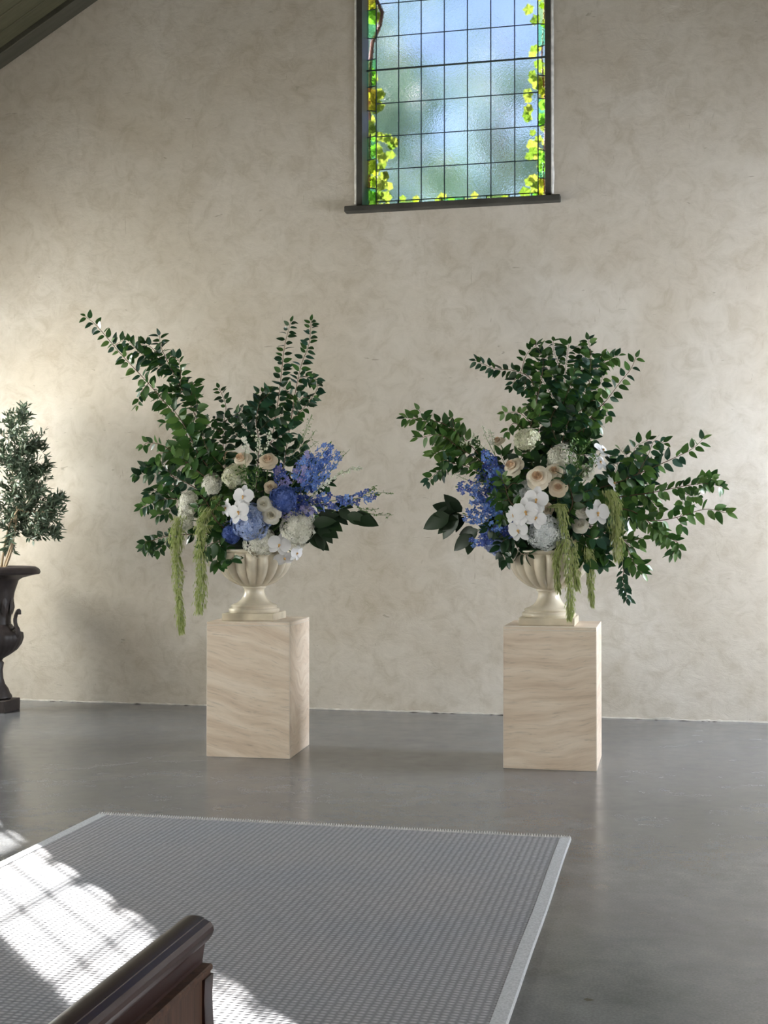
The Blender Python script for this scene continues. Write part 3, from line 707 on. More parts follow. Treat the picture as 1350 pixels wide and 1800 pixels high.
branch('dark filler branch in the middle of the left arrangement', [(430, 900), (400, 850), (395, 800), (400, 770)], GL, ('leaf_dark', 'leaf'), (.075, .095), .016, [[(400, 850), (370, 830), (345, 810)], [(400, 860), (372, 880), (350, 875)], [(410, 850), (445, 870), (480, 850)], [(400, 830), (370, 790), (360, 760)], [(405, 870), (380, 900), (355, 910)], [(420, 870), (450, 900), (465, 880)]], n0=8.5, n1=8.5)
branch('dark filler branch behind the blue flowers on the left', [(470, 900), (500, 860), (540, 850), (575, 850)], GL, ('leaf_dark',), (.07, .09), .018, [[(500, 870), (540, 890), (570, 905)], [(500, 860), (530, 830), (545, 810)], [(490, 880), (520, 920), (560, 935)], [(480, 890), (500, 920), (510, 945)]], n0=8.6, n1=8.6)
# --- right urn branches
branch('bushy upright branch at the centre of the tall right cluster', [(960, 850), (975, 760), (990, 690), (995, 640), (1000, 605)], GR, ('leaf', 'leaf', 'leaf_cool'), (.055, .09), .017,
       [[(985, 720), (960, 680), (945, 650), (950, 620)], [(988, 700), (1015, 670), (1025, 635), (1022, 610)], [(980, 740), (1010, 710), (1030, 690)], [(975, 750), (955, 720), (950, 695)], [(990, 660), (975, 620), (973, 600)], [(985, 720), (1000, 690), (1012, 650)], [(990, 680), (970, 660), (962, 630)]], n0=8.6, n1=8.55)
branch('long side branch at the upper left of the right arrangement', [(950, 830), (945, 730), (935, 670), (905, 652), (870, 648), (836, 634)], GR, ('leaf_cool', 'leaf', 'leaf_dark'), (.05, .075), .024, [[(920, 660), (905, 668), (900, 680)], [(925, 665), (922, 690)], [(915, 655), (928, 625), (945, 606)]], n0=8.6, n1=8.5)
branch('leafy branch at the right of the tall right cluster', [(990, 840), (1010, 760), (1030, 690), (1045, 650), (1058, 625)], GR, ('leaf', 'leaf_cool', 'leaf_bright'), (.055, .085), .018, [[(1028, 690), (1050, 680), (1060, 660)], [(1035, 660), (1065, 632), (1088, 625)], [(1020, 720), (1045, 705), (1060, 715)], [(1015, 740), (1035, 735), (1050, 740)], [(1035, 670), (1040, 630), (1035, 600)]], n0=8.65, n1=8.6)
branch('slender branch with pale leaves curving up beside the tall right cluster', [(1000, 830), (1035, 740), (1065, 705), (1090, 672), (1108, 650), (1118, 628)], GR, ('leaf_bright', 'leaf', 'leaf_cool'), (.055, .085), .034, [[(1060, 708), (1070, 730)]], n0=8.6, n1=8.5)
branch('upper sprig of round leaves at the left edge of the tall right cluster', [(940, 840), (930, 770), (940, 720), (955, 640), (940, 605)], GR, ('leaf', 'leaf_bright'), (.055, .08), .026, [[(935, 745), (912, 725), (885, 724)], [(932, 760), (905, 745), (893, 760)], [(940, 735), (950, 730), (925, 712)], [(945, 690), (930, 672)]], n0=8.55, n1=8.5)
branch('thick leafy base of the tall right cluster', [(970, 850), (985, 790), (1000, 740), (1030, 715)], GR, ('leaf', 'leaf_dark'), (.08, .10), .015, [[(980, 800), (950, 770), (955, 730)], [(985, 790), (1020, 780), (1045, 770)], [(980, 780), (970, 740), (985, 705)], [(990, 780), (1030, 750), (1050, 745)], [(975, 810), (1010, 800), (1035, 800)]], n0=8.6, n1=8.55)
branch('longest branch reaching left in the right arrangement', [(920, 880), (860, 820), (820, 775), (780, 745), (745, 738), (712, 734)], GR, ('leaf', 'leaf_bright'), (.06, .085), .026, [[(800, 757), (795, 735)], [(830, 785), (790, 770), (755, 750), (740, 722)], [(815, 775), (785, 760)]], n0=8.5, n1=8.4)
branch('drooping branch of pale veined leaves pointing left in the right arrangement', [(920, 890), (850, 815), (810, 790), (775, 765), (735, 770)], GR, ('leaf_bright', 'leaf'), (.065, .09), .021, [[(805, 790), (775, 790), (765, 800)], [(795, 780), (770, 760), (760, 745)], [(820, 795), (800, 805)]], n0=8.48, n1=8.4)
branch('lower left sprig ending above the dark leathery leaves', [(920, 900), (850, 835), (800, 815), (775, 825), (752, 845)], GR, ('leaf', 'leaf_cool'), (.05, .08), .023, [[(800, 815), (785, 810), (770, 812)], [(780, 822), (772, 835)]], n0=8.5, n1=8.42)
branch('long branch reaching upper right with large hanging leaves', [(1000, 880), (1080, 850), (1140, 825), (1185, 805), (1215, 790), (1236, 772)], GR, ('leaf', 'leaf_cool', 'leaf_bright'), (.06, .10), .027, [[(1120, 835), (1140, 800), (1150, 775), (1168, 780)], [(1100, 845), (1110, 815), (1090, 790)], [(1125, 833), (1115, 790), (1140, 772)]], n0=8.5, n1=8.4)
branch('dense branch ending in small bright leaves at the far right', [(1000, 890), (1080, 875), (1150, 865), (1200, 855), (1240, 850), (1270, 856)], GR, ('leaf', 'leaf_bright'), (.048, .085), .018, [[(1190, 858), (1210, 870), (1228, 872)], [(1225, 852), (1245, 842), (1255, 845)], [(1130, 868), (1150, 885), (1158, 900)]], n0=8.5, n1=8.4)
branch('low branch with widely spaced leaves, ending furthest right', [(1000, 910), (1080, 905), (1150, 915), (1195, 908), (1240, 895), (1278, 902)], GR, ('leaf', 'leaf_bright'), (.075, .075), .036, [[(1195, 908), (1203, 895), (1200, 880)], [(1190, 910), (1200, 925)]], n0=8.45, n1=8.35)
branch('branch drooping to the lower right in the right arrangement', [(1010, 900), (1100, 895), (1150, 925), (1175, 945), (1192, 955), (1182, 975)], GR, ('leaf', 'leaf_bright'), (.055, .075), .022, [[(1160, 930), (1170, 950)], [(1140, 918), (1158, 940)]], n0=8.45, n1=8.35)
branch('short sprig of round leaves at the lower right of the right urn', [(1010, 920), (1060, 935), (1100, 950), (1130, 945)], GR, ('leaf', 'leaf_bright'), (.065, .075), .027, [[(1095, 948), (1112, 962), (1120, 955)], [(1100, 955), (1112, 985), (1135, 995)], [(1105, 970), (1115, 990), (1130, 1008)]], n0=8.4, n1=8.35)
branch('thin trailing sprig hanging lowest at the right', [(1010, 920), (1060, 940), (1090, 960), (1096, 1000), (1095, 1020), (1103, 1052)], GR, ('leaf_cool',), (.05, .045), .022, [[(1100, 1030), (1090, 1036)]], n0=8.42, n1=8.38, start=.72)
branch('dark camellia sprig drooping over the right rim of the urn', [(1010, 920), (1030, 955), (1040, 975), (1048, 990)], GR, ('leaf_cool', 'leaf'), (.075, .095), .017, [[(1030, 950), (1050, 965), (1068, 975)], [(1035, 960), (1025, 975), (1030, 990)], [(1028, 940), (1050, 945), (1070, 930)], [(1040, 960), (1060, 990)]], n0=8.36, n1=8.32, start=.3)
branch('dense dark foliage at the right of the right arrangement', [(1000, 900), (1060, 870), (1110, 855), (1140, 850)], GR, ('leaf_dark', 'leaf', 'leaf_cool'), (.08, .10), .015, [[(1060, 870), (1080, 830), (1090, 800)], [(1080, 865), (1110, 885), (1130, 890)], [(1050, 880), (1090, 910), (1110, 905)], [(1100, 860), (1130, 830), (1150, 810)], [(1060, 865), (1075, 900), (1080, 925)]], n0=8.58, n1=8.55)
branch('dark filler branch in the middle of the right arrangement', [(960, 900), (930, 860), (900, 840), (880, 800)], GR, ('leaf_dark', 'leaf'), (.08, .10), .016, [[(930, 860), (960, 830), (1000, 820)], [(920, 870), (890, 890), (880, 930)], [(930, 870), (970, 880), (1010, 870)], [(900, 840), (875, 845), (860, 830)], [(900, 850), (920, 800), (940, 790)], [(960, 880), (1000, 900), (1040, 890)]], n0=8.52, n1=8.5)
branch('dark filler branch low at the left of the right arrangement', [(950, 930), (900, 940), (880, 960), (890, 985)], GR, ('leaf_dark',), (.065, .085), .018, [[(910, 935), (885, 910), (865, 900)], [(900, 945), (915, 970), (930, 975)], [(905, 930), (880, 925), (860, 930)]], n0=8.42, n1=8.36)
branch('short leafy sprig in front, between the cream hydrangea and the white orchids', [(385, 920), (372, 900), (362, 880), (352, 870)], GL, ('leaf', 'leaf_bright'), (.05, .065), .022, [[(372, 900), (385, 890), (388, 872)], [(365, 885), (350, 890), (342, 900)]], n0=8.28, n1=8.24)
branch('leafy sprig in front of the dark space left of the roses, right urn', [(915, 900), (895, 878), (888, 855), (880, 838)], GR, ('leaf', 'leaf_bright', 'leaf_dark'), (.055, .075), .018, [[(895, 878), (880, 880), (868, 872)], [(890, 860), (902, 850), (912, 852)], [(900, 885), (885, 900), (880, 915)]], n0=8.26, n1=8.24)
branch('leafy sprig in front of the roses at the middle of the right urn', [(1000, 900), (1005, 870), (1000, 850), (1012, 835)], GR, ('leaf', 'leaf_cool'), (.06, .08), .018, [[(1004, 870), (1025, 865), (1040, 860)], [(1000, 855), (990, 840), (996, 828)], [(1002, 880), (1020, 885), (1035, 880)]], n0=8.28, n1=8.26)
# --- dark leathery leaves
ML, MR = 'dark leathery leaf sprigs in the left urn', 'dark leathery leaf sprigs in the right urn'
def dark(label, px, grp, leaves, n=8.4):
    c = (ul.x, 8.6) if grp == ML else (ur.x, 8.58)
    root = Vector((c[0], c[1], PH+.5)); t = thing('magnolia_sprig', label, 'foliage', root, 0, grp); st = MB()
    path = [root]+[at(x, y, 8.5+(n-8.5)*i/max(1, len(px)-1)) for i, (x, y) in enumerate(px)]
    st.tube([p-root for p in spline(path, 12)], .004, .002, 4); st.build('stem', M['twig'], t)
    for (x0, y0, x1, y1) in leaves:
        a = at(x0, y0, n+rnd(-.03, .05)); b = at(x1, y1, n+rnd(-.06, .02)); put_leaf(t, a-root, b-a, Vector((rnd(-.3, .3), -1, rnd(0, .7))), (b-a).length, ('magnolia',))
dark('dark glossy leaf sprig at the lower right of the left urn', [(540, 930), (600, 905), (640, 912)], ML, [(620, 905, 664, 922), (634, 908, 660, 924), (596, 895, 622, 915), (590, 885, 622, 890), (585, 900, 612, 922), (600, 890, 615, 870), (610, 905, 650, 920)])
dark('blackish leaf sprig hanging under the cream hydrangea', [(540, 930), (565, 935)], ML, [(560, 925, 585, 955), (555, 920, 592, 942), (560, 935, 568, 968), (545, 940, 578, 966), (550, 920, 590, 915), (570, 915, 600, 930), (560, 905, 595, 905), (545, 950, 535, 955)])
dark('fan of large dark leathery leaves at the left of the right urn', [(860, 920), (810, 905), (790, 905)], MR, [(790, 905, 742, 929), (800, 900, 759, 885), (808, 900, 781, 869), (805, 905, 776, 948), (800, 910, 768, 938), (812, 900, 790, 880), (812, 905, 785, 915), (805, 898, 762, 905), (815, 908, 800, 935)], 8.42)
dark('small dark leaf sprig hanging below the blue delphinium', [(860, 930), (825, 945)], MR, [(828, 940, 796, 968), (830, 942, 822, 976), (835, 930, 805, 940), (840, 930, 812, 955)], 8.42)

# --- flowers -------------------------------------------------------
ARR = {'L': (450, 885, 105, 95, ul.x, 8.6), 'R': (965, 885, 115, 95, ur.x, 8.58)}
GN = {'L': 'left', 'R': 'right'}
def bulge(px, py, a, deep=0):
    cx, cy, rx, ry, x, y = ARR[a]; dx, dy = (px-cx)/rx, (py-cy)/ry
    k = math.sqrt(max(0.03, 1-dx*dx-dy*dy)); n = y-.34*k-.02+deep
    face = Vector((dx*.7, -k-.35, -dy*.55+.10)).normalized(); return at(px, py, n), face
def fbase(name, label, cat, px, py, a, deep=0, size=.1, grp=None, tilt=None, stemmat='green_stem'):
    """an upright thing whose origin sits at the flower head; children use the face matrix"""
    p, f = bulge(px, py, a, deep)
    if tilt: f = (f+Vector(tilt)).normalized()
    t = thing(name, label, cat, p, 0, grp)
    cx, cy, rx, ry, x, y = ARR[a]; root = Vector((x, y, PH+.55)) + rv(.05)
    st = MB(); v = root-p
    st.tube([-f*size*.25, -f*size*.8 + v*.25, v], .004, .004, 5); st.build('stem', M[stemmat], t)
    fm = frame_mat((0,0,0), f.orthogonal(), f, 1.0)
    # local Z = facing
    return t, fm
def petal_mesh(name, mat, w, h, cup, roll, nu=6, nv=5, r0=.12, wav=0.0):
    """a cupped petal growing from the centre, opening angle set by cup (0 closed, 1 flat)"""
    vs = []
    for j in range(nv+1):
        v = j/nv
        rad = r0 + (cup*h)*v**1.1; z = h*(1-cup*.75)*math.sin(v*math.pi*.5) - roll*max(0, v-.6)**2*4*h
        rad += roll*max(0, v-.6)*h
        hw = w*math.sin(math.pi*(.12+.72*v))**.6
        for i in range(nu+1):
            u = i/nu*2-1; ang = u*hw
            rr = rad*(1-.10*u*u) ; vs.append((rr*math.cos(ang), rr*math.sin(ang), z*(1-.06*u*u*v)+wav*math.sin(u*7)*v))
    fs = [(j*(nu+1)+i, j*(nu+1)+i+1, (j+1)*(nu+1)+i+1, (j+1)*(nu+1)+i) for j in range(nv) for i in range(nu)]
    return mesh(name, vs, fs, mat, True)
RP = {}
def rose_parts(k, outm, inm):
    RP[k] = (petal_mesh('petal', outm, .95, .62, .85, .5, r0=.16), petal_mesh('petal', outm, .9, .66, .60, .32, r0=.13), petal_mesh('petal', outm, .95, .62, .36, .12, r0=.11))
    mb = MB()
    for q in range(9):      # tight spiral heart
        a0 = q*2.4; r = .05+.03*q; h = .62-.012*q
        vs = []; nu = 8
        for j in range(3):
            for i in range(nu+1):
                a = a0+(i/nu)*2.1; rr = r*(1+.12*(j-1))+.012*i/nu; vs.append((rr*math.cos(a), rr*math.sin(a), h*(j/2)**.8+(.03 if j == 2 else 0)*math.sin(i/nu*math.pi)))
        mb.add(vs, [(j*(nu+1)+i, j*(nu+1)+i+1, (j+1)*(nu+1)+i+1, (j+1)*(nu+1)+i) for j in range(2) for i in range(nu)])
    mb.add([(0.3*math.cos(k2), .3*math.sin(k2), .32) for k2 in [i*math.pi/6 for i in range(12)]], [tuple(range(12))])
    RP[k] += (mesh('heart', mb.v, mb.f, inm, True),)
rose_parts('cream', M['rose_out'], M['rose_in']); rose_parts('beige', M['rose_beige'], M['rose_in']); rose_parts('ivory', M['ivory'], M['ivory'])
rose_parts('beige_plain', M['rose_beige'], M['rose_beige'])
def rose(label, px, py, a, rpx, kind='cream', deep=0, grp=None, name='rose', cat='rose', layers=(5, 5, 4), tilt=None):
    s = rpx*.0038; t, fm = fbase(name, label, cat, px, py, a, deep, s, grp or 'roses in the %s urn' % GN[a], tilt)
    P = RP[kind]; sc = Matrix.Scale(s*1.3, 4)
    for li, cnt in enumerate(layers):
        for q in range(cnt):
            o = link('petal', P[li], t); o.matrix_basis = fm @ sc @ Matrix.Translation((0, 0, -.22+.06*li)) @ Matrix.Rotation(2*math.pi*q/cnt+li*.6+rnd(-.12, .12), 4, 'Z')
    o = link('heart', P[3], t); o.matrix_basis = fm @ sc @ Matrix.Translation((0, 0, -.12))
    o['label'] = 'tight spiralled centre of the bloom'
    return t
rose('open cream rose with a peach heart beside a green hydrangea, left urn', 425, 807, 'L', 18, 'cream')
rose('single beige rose nearest the blue delphinium, left urn', 471, 809, 'L', 17, 'beige')
rose('shaded ivory rose behind the open cream one, left urn', 401, 803, 'L', 17, 'beige', .08)
rose('small beige rose half hidden above the white ranunculus', 475, 856, 'L', 12, 'beige_plain', .05)
rose('round white ranunculus beside the blue hydrangea, left urn', 464, 886, 'L', 14, 'ivory', grp='ranunculus in the left urn', name='ranunculus', cat='flower')
rose('cream carnation just below the white ranunculus', 477, 905, 'L', 17, 'ivory', .0, grp='carnations in the left urn', name='carnation', cat='flower')
rose('small round cream bud above the cream hydrangea, left urn', 547, 898, 'L', 13, 'ivory', -.02, name='ranunculus', cat='flower', grp='ranunculus in the left urn')
rose('open cream rose with a peach heart, leftmost of two, right urn', 901, 820, 'R', 19, 'cream', -.05)
rose('large round cream rose right of the smaller open one, right urn', 946, 839, 'R', 21, 'cream', -.05)
rose('peach rose half hidden by leaves right of the two open roses', 981, 857, 'R', 16, 'beige')
rose('small pale rose at the top left edge of the right arrangement', 876, 776, 'R', 13, 'cream', .1)
rose('pale rose under the loose white hydrangea, right urn', 974, 828, 'R', 15, 'cream', .05)
rose('ivory lisianthus beside the white orchid, upper of two, right urn', 1024, 897, 'R', 14, 'ivory', grp='lisianthus in the right urn', name='lisianthus', cat='flower', tilt=(0, 0, .5))
rose('ivory lisianthus beside the white orchid, lower of two, right urn', 1020, 923, 'R', 14, 'ivory', grp='lisianthus in the right urn', name='lisianthus', cat='flower', tilt=(-.2, 0, .3))
rose('pale closed lisianthus bud above the urn rim, right urn', 1015, 950, 'R', 12, 'beige_plain', grp='lisianthus in the right urn', name='lisianthus', cat='flower', tilt=(0, 0, -.8))
rose('small white carnation just over the rim beside the green tassel', 991, 958, 'R', 14, 'ivory', grp='carnations in the right urn', name='carnation', cat='flower')
rose('pale lisianthus among leaves at the right of the arrangement', 1031, 829, 'R', 15, 'ivory', .03, grp='lisianthus in the right urn', name='lisianthus', cat='flower', layers=(5, 3, 2))
rose('shaded small ivory rose above the tall green tassel, right urn', 962, 895, 'R', 11, 'beige_plain', .06)

def floret(mb, c, f, s, np=4, cup=.25, mi=0, eye=None):
    m = frame_mat(c, f.orthogonal(), f, 1.0); rot = rnd(0, 6.28)
    for k in range(np):
        a = rot+2*math.pi*k/np; w = math.pi/np*.85
        vs = [(0,0,0), (s*.7*math.cos(a-w), s*.7*math.sin(a-w), s*cup), (s*math.cos(a), s*math.sin(a), s*cup*.6), (s*.7*math.cos(a+w), s*.7*math.sin(a+w), s*cup)]
        b = len(mb.v); mb.v += [m @ Vector(v) for v in vs]; mb.f += [(b, b+1, b+2, b+3)]; mb.m.append(mi)
def hydrangea(label, px, py, a, rpx, mat, deep=0, flat=.85, grp=None, n=170, sx=1.0):
    r = rpx*.0038; t, fm = fbase('hydrangea', label, 'hydrangea', px, py, a, deep, r, grp or 'hydrangeas in the %s urn' % GN[a])
    mb = MB(); g = math.pi*(3-5**.5)
    n = int(n*(rpx/30)**1.5*1.5)+50
    for k in range(n):
        z = 1-1.6*(k+.5)/n; q = math.sqrt(1-z*z); d = Vector((q*math.cos(g*k), q*math.sin(g*k), z))
        lump = 1+.30*noise.noise(d*1.9+Vector((px*.1, 0, 0)))
        p = Vector((d.x*r*sx, d.y*r, d.z*r*flat))*lump*rnd(.92, 1.03)
        # one connected floret each (shared centre) so that each has its own tint
        m = frame_mat(p, d.orthogonal(), (d+rv(.35)).normalized(), 1.0); s = .019*rnd(.8, 1.2); rot = rnd(0, 6.28)
        vs = [Vector((0,0,0))]; fs = []
        for j in range(4):
            an = rot+j*math.pi/2; w = .62
            vs += [Vector((s*.75*math.cos(an-w), s*.75*math.sin(an-w), s*.22)), Vector((s*math.cos(an), s*math.sin(an), s*.1)), Vector((s*.75*math.cos(an+w), s*.75*math.sin(an+w), s*.22))]
            fs.append((0, 1+j*3, 2+j*3, 3+j*3))
        mb.add([m @ v for v in vs], fs)
    o = mb.build('florets', M[mat], t, kind='stuff'); o.matrix_basis = fm @ Matrix.Translation((0, 0, -r*.35))
    cb = MB(); cb.lathe([(.01, -r*.55), (r*.5*sx, -r*.35), (r*.68, 0), (r*.5, r*.36), (.01, r*.5)], 10); o = cb.build('core', M[mat], t, smooth=True); o.matrix_basis = fm @ Matrix.Translation((0, 0, -r*.38))
    return t
hydrangea('round pale blue hydrangea under the white orchids, left urn', 436, 918, 'L', 31, 'hyd_blue')
hydrangea('small deep blue hydrangea beside the paler one, left urn', 402, 938, 'L', 17, 'hyd_blue_dark')
hydrangea('large creamy white hydrangea at the lower right of the left urn', 527, 930, 'L', 31, 'hyd_white', -.04)
hydrangea('white hydrangea resting on the rim of the left urn', 453, 956, 'L', 25, 'hyd_white', sx=1.1)
hydrangea('small greenish white hydrangea below the open cream rose, left urn', 407, 834, 'L', 20, 'hyd_green')
hydrangea('cream hydrangea above the second green tassel, left urn', 368, 850, 'L', 18, 'hyd_white')
hydrangea('white hydrangea above the longest green tassel, far left', 326, 884, 'L', 20, 'hyd_white', -.16)
hydrangea('second white hydrangea hanging just above the longest tassel', 322, 913, 'L', 16, 'hyd_white', -.16)
hydrangea('deep blue hydrangea beside the indigo spires, left urn', 498, 876, 'L', 22, 'hyd_blue_dark')
hydrangea('greenish white hydrangea at the top of the right arrangement', 924, 767, 'R', 20, 'hyd_green', -.05)
hydrangea('loose white hydrangea in the upper middle, right urn', 988, 803, 'R', 25, 'hyd_white', .04)
hydrangea('cool white hydrangea over the rim of the right urn', 957, 938, 'R', 28, 'hyd_grey', -.03)
hydrangea('grey-white hydrangea behind the orchids, right urn', 922, 865, 'R', 20, 'hyd_grey', .08)
hydrangea('pale blue hydrangea at the lower left of the right urn', 866, 951, 'R', 24, 'hyd_blue')
# orchids
def tepal(name, w, l, mat, cup=.12):
    vs = []; n = 6; m = 4
    for i in range(n+1):
        u = i/n; hw = w*math.sin(math.pi*(.04+.9*u))**.6*.5
        for j in range(m+1):
            v = j/m*2-1; vs.append((u*l, hw*v, cup*(v*v)*w*.5 - .10*l*u*u + .03*math.sin(u*3)))
    return mesh(name, vs, [(i*(m+1)+j, (i+1)*(m+1)+j, (i+1)*(m+1)+j+1, i*(m+1)+j+1) for i in range(n) for j in range(m)], mat, True)
OP = tepal('petal', 1.15, .95, M['white']); OS = tepal('sepal', .66, 1.0, M['white'])
lb = MB(); lb.lathe([(.02, 0), (.11, .06), (.14, .15), (.10, .24), (.03, .27)], 8); lb.add([(.0, .05, .1), (.0, -.05, .1), (.28, -.09, .12), (.33, 0, .06), (.28, .09, .12)], [(0,1,2,3,4)])
OL = mesh('lip', lb.v, lb.f, M['lip'], True)
def orchid(label, px, py, a, rpx, deep=0, spin=0, tilt=None):
    s = rpx*.0045; p, f = bulge(px, py, a, deep)
    if tilt: f = (f+Vector(tilt)).normalized()
    t = thing('orchid_bloom', label, 'orchid', p, 0, 'white orchid blooms in the %s urn' % GN[a])
    cx, cy, rx, ry, x, y = ARR[a]; st = MB(); v = Vector((x, y, PH+.55))-p
    st.tube([-f*.01, -f*.04+Vector((0,0,-.01)), v*.4+Vector((0,0,.03)), v], .003, .004, 5); st.build('stem', M['green_stem'], t)
    up = Vector((math.sin(spin), 0, math.cos(spin)))
    for ang, me, nm, dz in ((75, OP, 'petal', .03), (-75, OP, 'petal', .03), (0, OS, 'sepal', 0), (142, OS, 'sepal', 0), (-142, OS, 'sepal', 0)):
        ax = Matrix.Rotation(R(ang), 3, f) @ (up - f*up.dot(f)).normalized()
        o = link(nm, me, t); o.matrix_basis = frame_mat(f*(dz*s+.002), ax, f, s*rnd(.94, 1.05))
    dn = -(up - f*up.dot(f)).normalized(); o = link('lip', OL, t); o.matrix_basis = frame_mat(f*.04*s, dn, f, s*.75); o['label'] = 'small ochre lip at the centre'
    return t
orchid('upper white orchid bloom above the pale blue hydrangea, left urn', 428, 873, 'L', 17, -.05, .1)
orchid('front white orchid bloom overlapping the pale blue hydrangea, left urn', 420, 900, 'L', 18, -.09, -.2)
orchid('small white orchid bloom at the left of that cluster, left urn', 398, 893, 'L', 14, -.05, .3, (-.5, 0, 0))
orchid('white orchid bloom over the rim, upper of the drooping three, left urn', 491, 957, 'L', 18, -.05, .3)
orchid('white orchid bloom hanging in front of the bowl, left urn', 500, 980, 'L', 17, -.06, -.2, (0, 0, -.2))
orchid('white orchid bloom seen from the side beyond the rim, left urn', 521, 972, 'L', 14, -.04, .2, (.9, 0, 0))
orchid('topmost white orchid bloom in the middle of the right urn', 943, 879, 'R', 19, -.08, .1)
orchid('large front white orchid bloom in the middle of the right urn', 925, 900, 'R', 20, -.12, -.2)
orchid('white orchid bloom partly turned left in the right urn', 904, 905, 'R', 16, -.08, .3, (-.4, 0, 0))
orchid('lowest white orchid bloom near the rim of the right urn', 912, 932, 'R', 18, -.09, -.1, (-.2, 0, -.2))
orchid('white orchid bloom overlapping the cool white hydrangea', 943, 910, 'R', 16, -.12, .5)
orchid('white orchid bloom beside the ivory lisianthus, right urn', 1050, 902, 'R', 19, -.08, 0)
orchid('white orchid bloom between the two hanging tassels, right urn', 1070, 947, 'R', 15, -.04, .4, (0, 0, -.3))
orchid('white orchid bloom furthest right, against the wall', 1109, 925, 'R', 15, -.02, 0, (.6, 0, 0))
orchid('white orchid bloom highest at the right, behind leaves', 1059, 792, 'R', 16, .02, .3, (.5, 0, .4))
orchid('white orchid bloom just below the highest one, behind leaves', 1054, 813, 'R', 15, .0, 0, (.3, 0, 0))
orchid('white orchid bloom curving above the right tassel', 1078, 850, 'R', 15, -.02, -.4, (.7, 0, .5))
# delphinium spires
def flo(mat, name='floret'):
    mb = MB(); 
    for k in range(5):
        a = 2*math.pi*k/5; w = .55
        mb.add([(0,0,0), (.7*math.cos(a-w), .7*math.sin(a-w), .2), (1.0*math.cos(a-.15), math.sin(a-.15), .12), (1.0*math.cos(a+.2), math.sin(a+.2), .16), (.7*math.cos(a+w), .7*math.sin(a+w), .25)], [(0,1,2,3,4)])
    mb.add([(.16, 0, .14), (0, .16, .14), (-.16, 0, .14), (0, -.16, .14), (0, 0, .26)], [(0,1,4), (1,2,4), (2,3,4), (3,0,4)], 1)
    return mesh(name, mb.v, mb.f, [mat, M['eye']], False, mb.m)
FLO = {'delph': flo(M['delph']), 'delph_dark': flo(M['delph_dark']), 'lilac': flo(M['lilac'])}
GBUD = MB(); GBUD.lathe([(.1, -.5), (.42, -.2), (.5, .1), (.25, .45), (.03, .6)], 6)
BUD = mesh('bud', GBUD.v, GBUD.f, M['leaf_bright'], True)
def spire(label, a, px, width, cnt, kind, n=8.4, name='delphinium_spire', cat='delphinium', buds=4, s=(.024, .015), root=True):
    """px: base to tip in pixels, width in pixels"""
    pts = spline([at(x, y, n) for x, y in px], 30); cx, cy, rx, ry, x, y = ARR[a]; rt = Vector((x, y, PH+.5))
    t = thing(name, label, cat, rt, 0, '%s spires in the %s urn' % (cat, GN[a])); st = MB()
    st.tube([p-rt for p in spline([rt, rt.lerp(pts[0], .6)+Vector((0, -.05, .02))]+[pts[0], pts[15], pts[30]], 24)], .004, .0018, 5); st.build('stem', M['green_stem'], t)
    kinds = kind if isinstance(kind, tuple) else (kind,); cnt = int(cnt*1.7)
    for k in range(cnt):
        f = (k+.5)/cnt*.94; p = pts[int(f*30)]; tg = (pts[min(30, int(f*30)+1)]-pts[int(f*30)-1 if f > .04 else 0]).normalized()
        an = k*2.4; u = tg.orthogonal().normalized(); v = tg.cross(u); d = u*math.cos(an)+v*math.sin(an)
        if d.y > .3: d.y *= .3
        w = width*.0038*.5*(1-.55*f); q = p+d.normalized()*w*rnd(.35, 1.05)
        o = link('floret', FLO[random.choice(kinds)], t); o.matrix_basis = frame_mat(q-rt, rv(), (d+Vector((0, -.6, .2))+rv(.3)).normalized(), (s[0]+(s[1]-s[0])*f)*rnd(1.0, 1.4))
    for k in range(buds):
        f = .93+.07*k/max(1, buds); p = pts[int(f*30)]; o = link('bud', BUD, t); o.matrix_basis = frame_mat(p-rt+rv(.006), rv(), rv(), .009)
    return t
random.seed(5)
spire('bright blue delphinium spire, highest beside the beige rose, left urn', 'L', [(535, 850), (560, 808), (583, 775)], 44, 30, 'delph', 8.42)
spire('bright blue delphinium spire leaning right just under the highest, left urn', 'L', [(545, 850), (575, 815), (600, 793)], 36, 22, 'delph', 8.40)
spire('short blue delphinium spire at the left of the bright pair, left urn', 'L', [(520, 845), (535, 815), (545, 792)], 34, 20, ('delph', 'lilac'), 8.38)
spire('lilac delphinium spire behind the roses, left urn', 'L', [(500, 860), (492, 838), (485, 815)], 34, 16, ('lilac', 'delph_dark'), 8.45)
spire('dark blue delphinium spire below the bright ones, left urn', 'L', [(510, 880), (540, 865), (560, 835)], 36, 20, ('delph_dark', 'delph'), 8.42)
spire('long delphinium spire pointing right to the green tip, left urn', 'L', [(560, 885), (600, 882), (640, 872), (668, 870)], 32, 24, ('delph_dark', 'delph'), 8.38, buds=10)
spire('indigo delphinium spire over the cream hydrangea, left urn', 'L', [(495, 905), (525, 895), (560, 908)], 28, 18, ('delph_dark', 'lilac'), 8.36)
spire('indigo delphinium spire between the bud and the spires, left urn', 'L', [(520, 885), (550, 880), (575, 890)], 28, 16, 'delph_dark', 8.42)
spire('blue delphinium spire highest at the left of the right arrangement', 'R', [(880, 840), (862, 815), (850, 790)], 34, 20, ('delph', 'delph_dark'), 8.40)
spire('blue delphinium spire pointing left above the dark leathery leaves', 'R', [(870, 885), (840, 862), (800, 856)], 36, 24, ('delph', 'delph_dark'), 8.36)
spire('blue delphinium spire in the middle of the blue cluster, right urn', 'R', [(880, 890), (850, 885), (828, 872)], 38, 22, 'delph', 8.36)
spire('bright blue delphinium spire lower in the blue cluster, right urn', 'R', [(880, 915), (845, 912), (812, 902)], 38, 22, 'delph', 8.33)
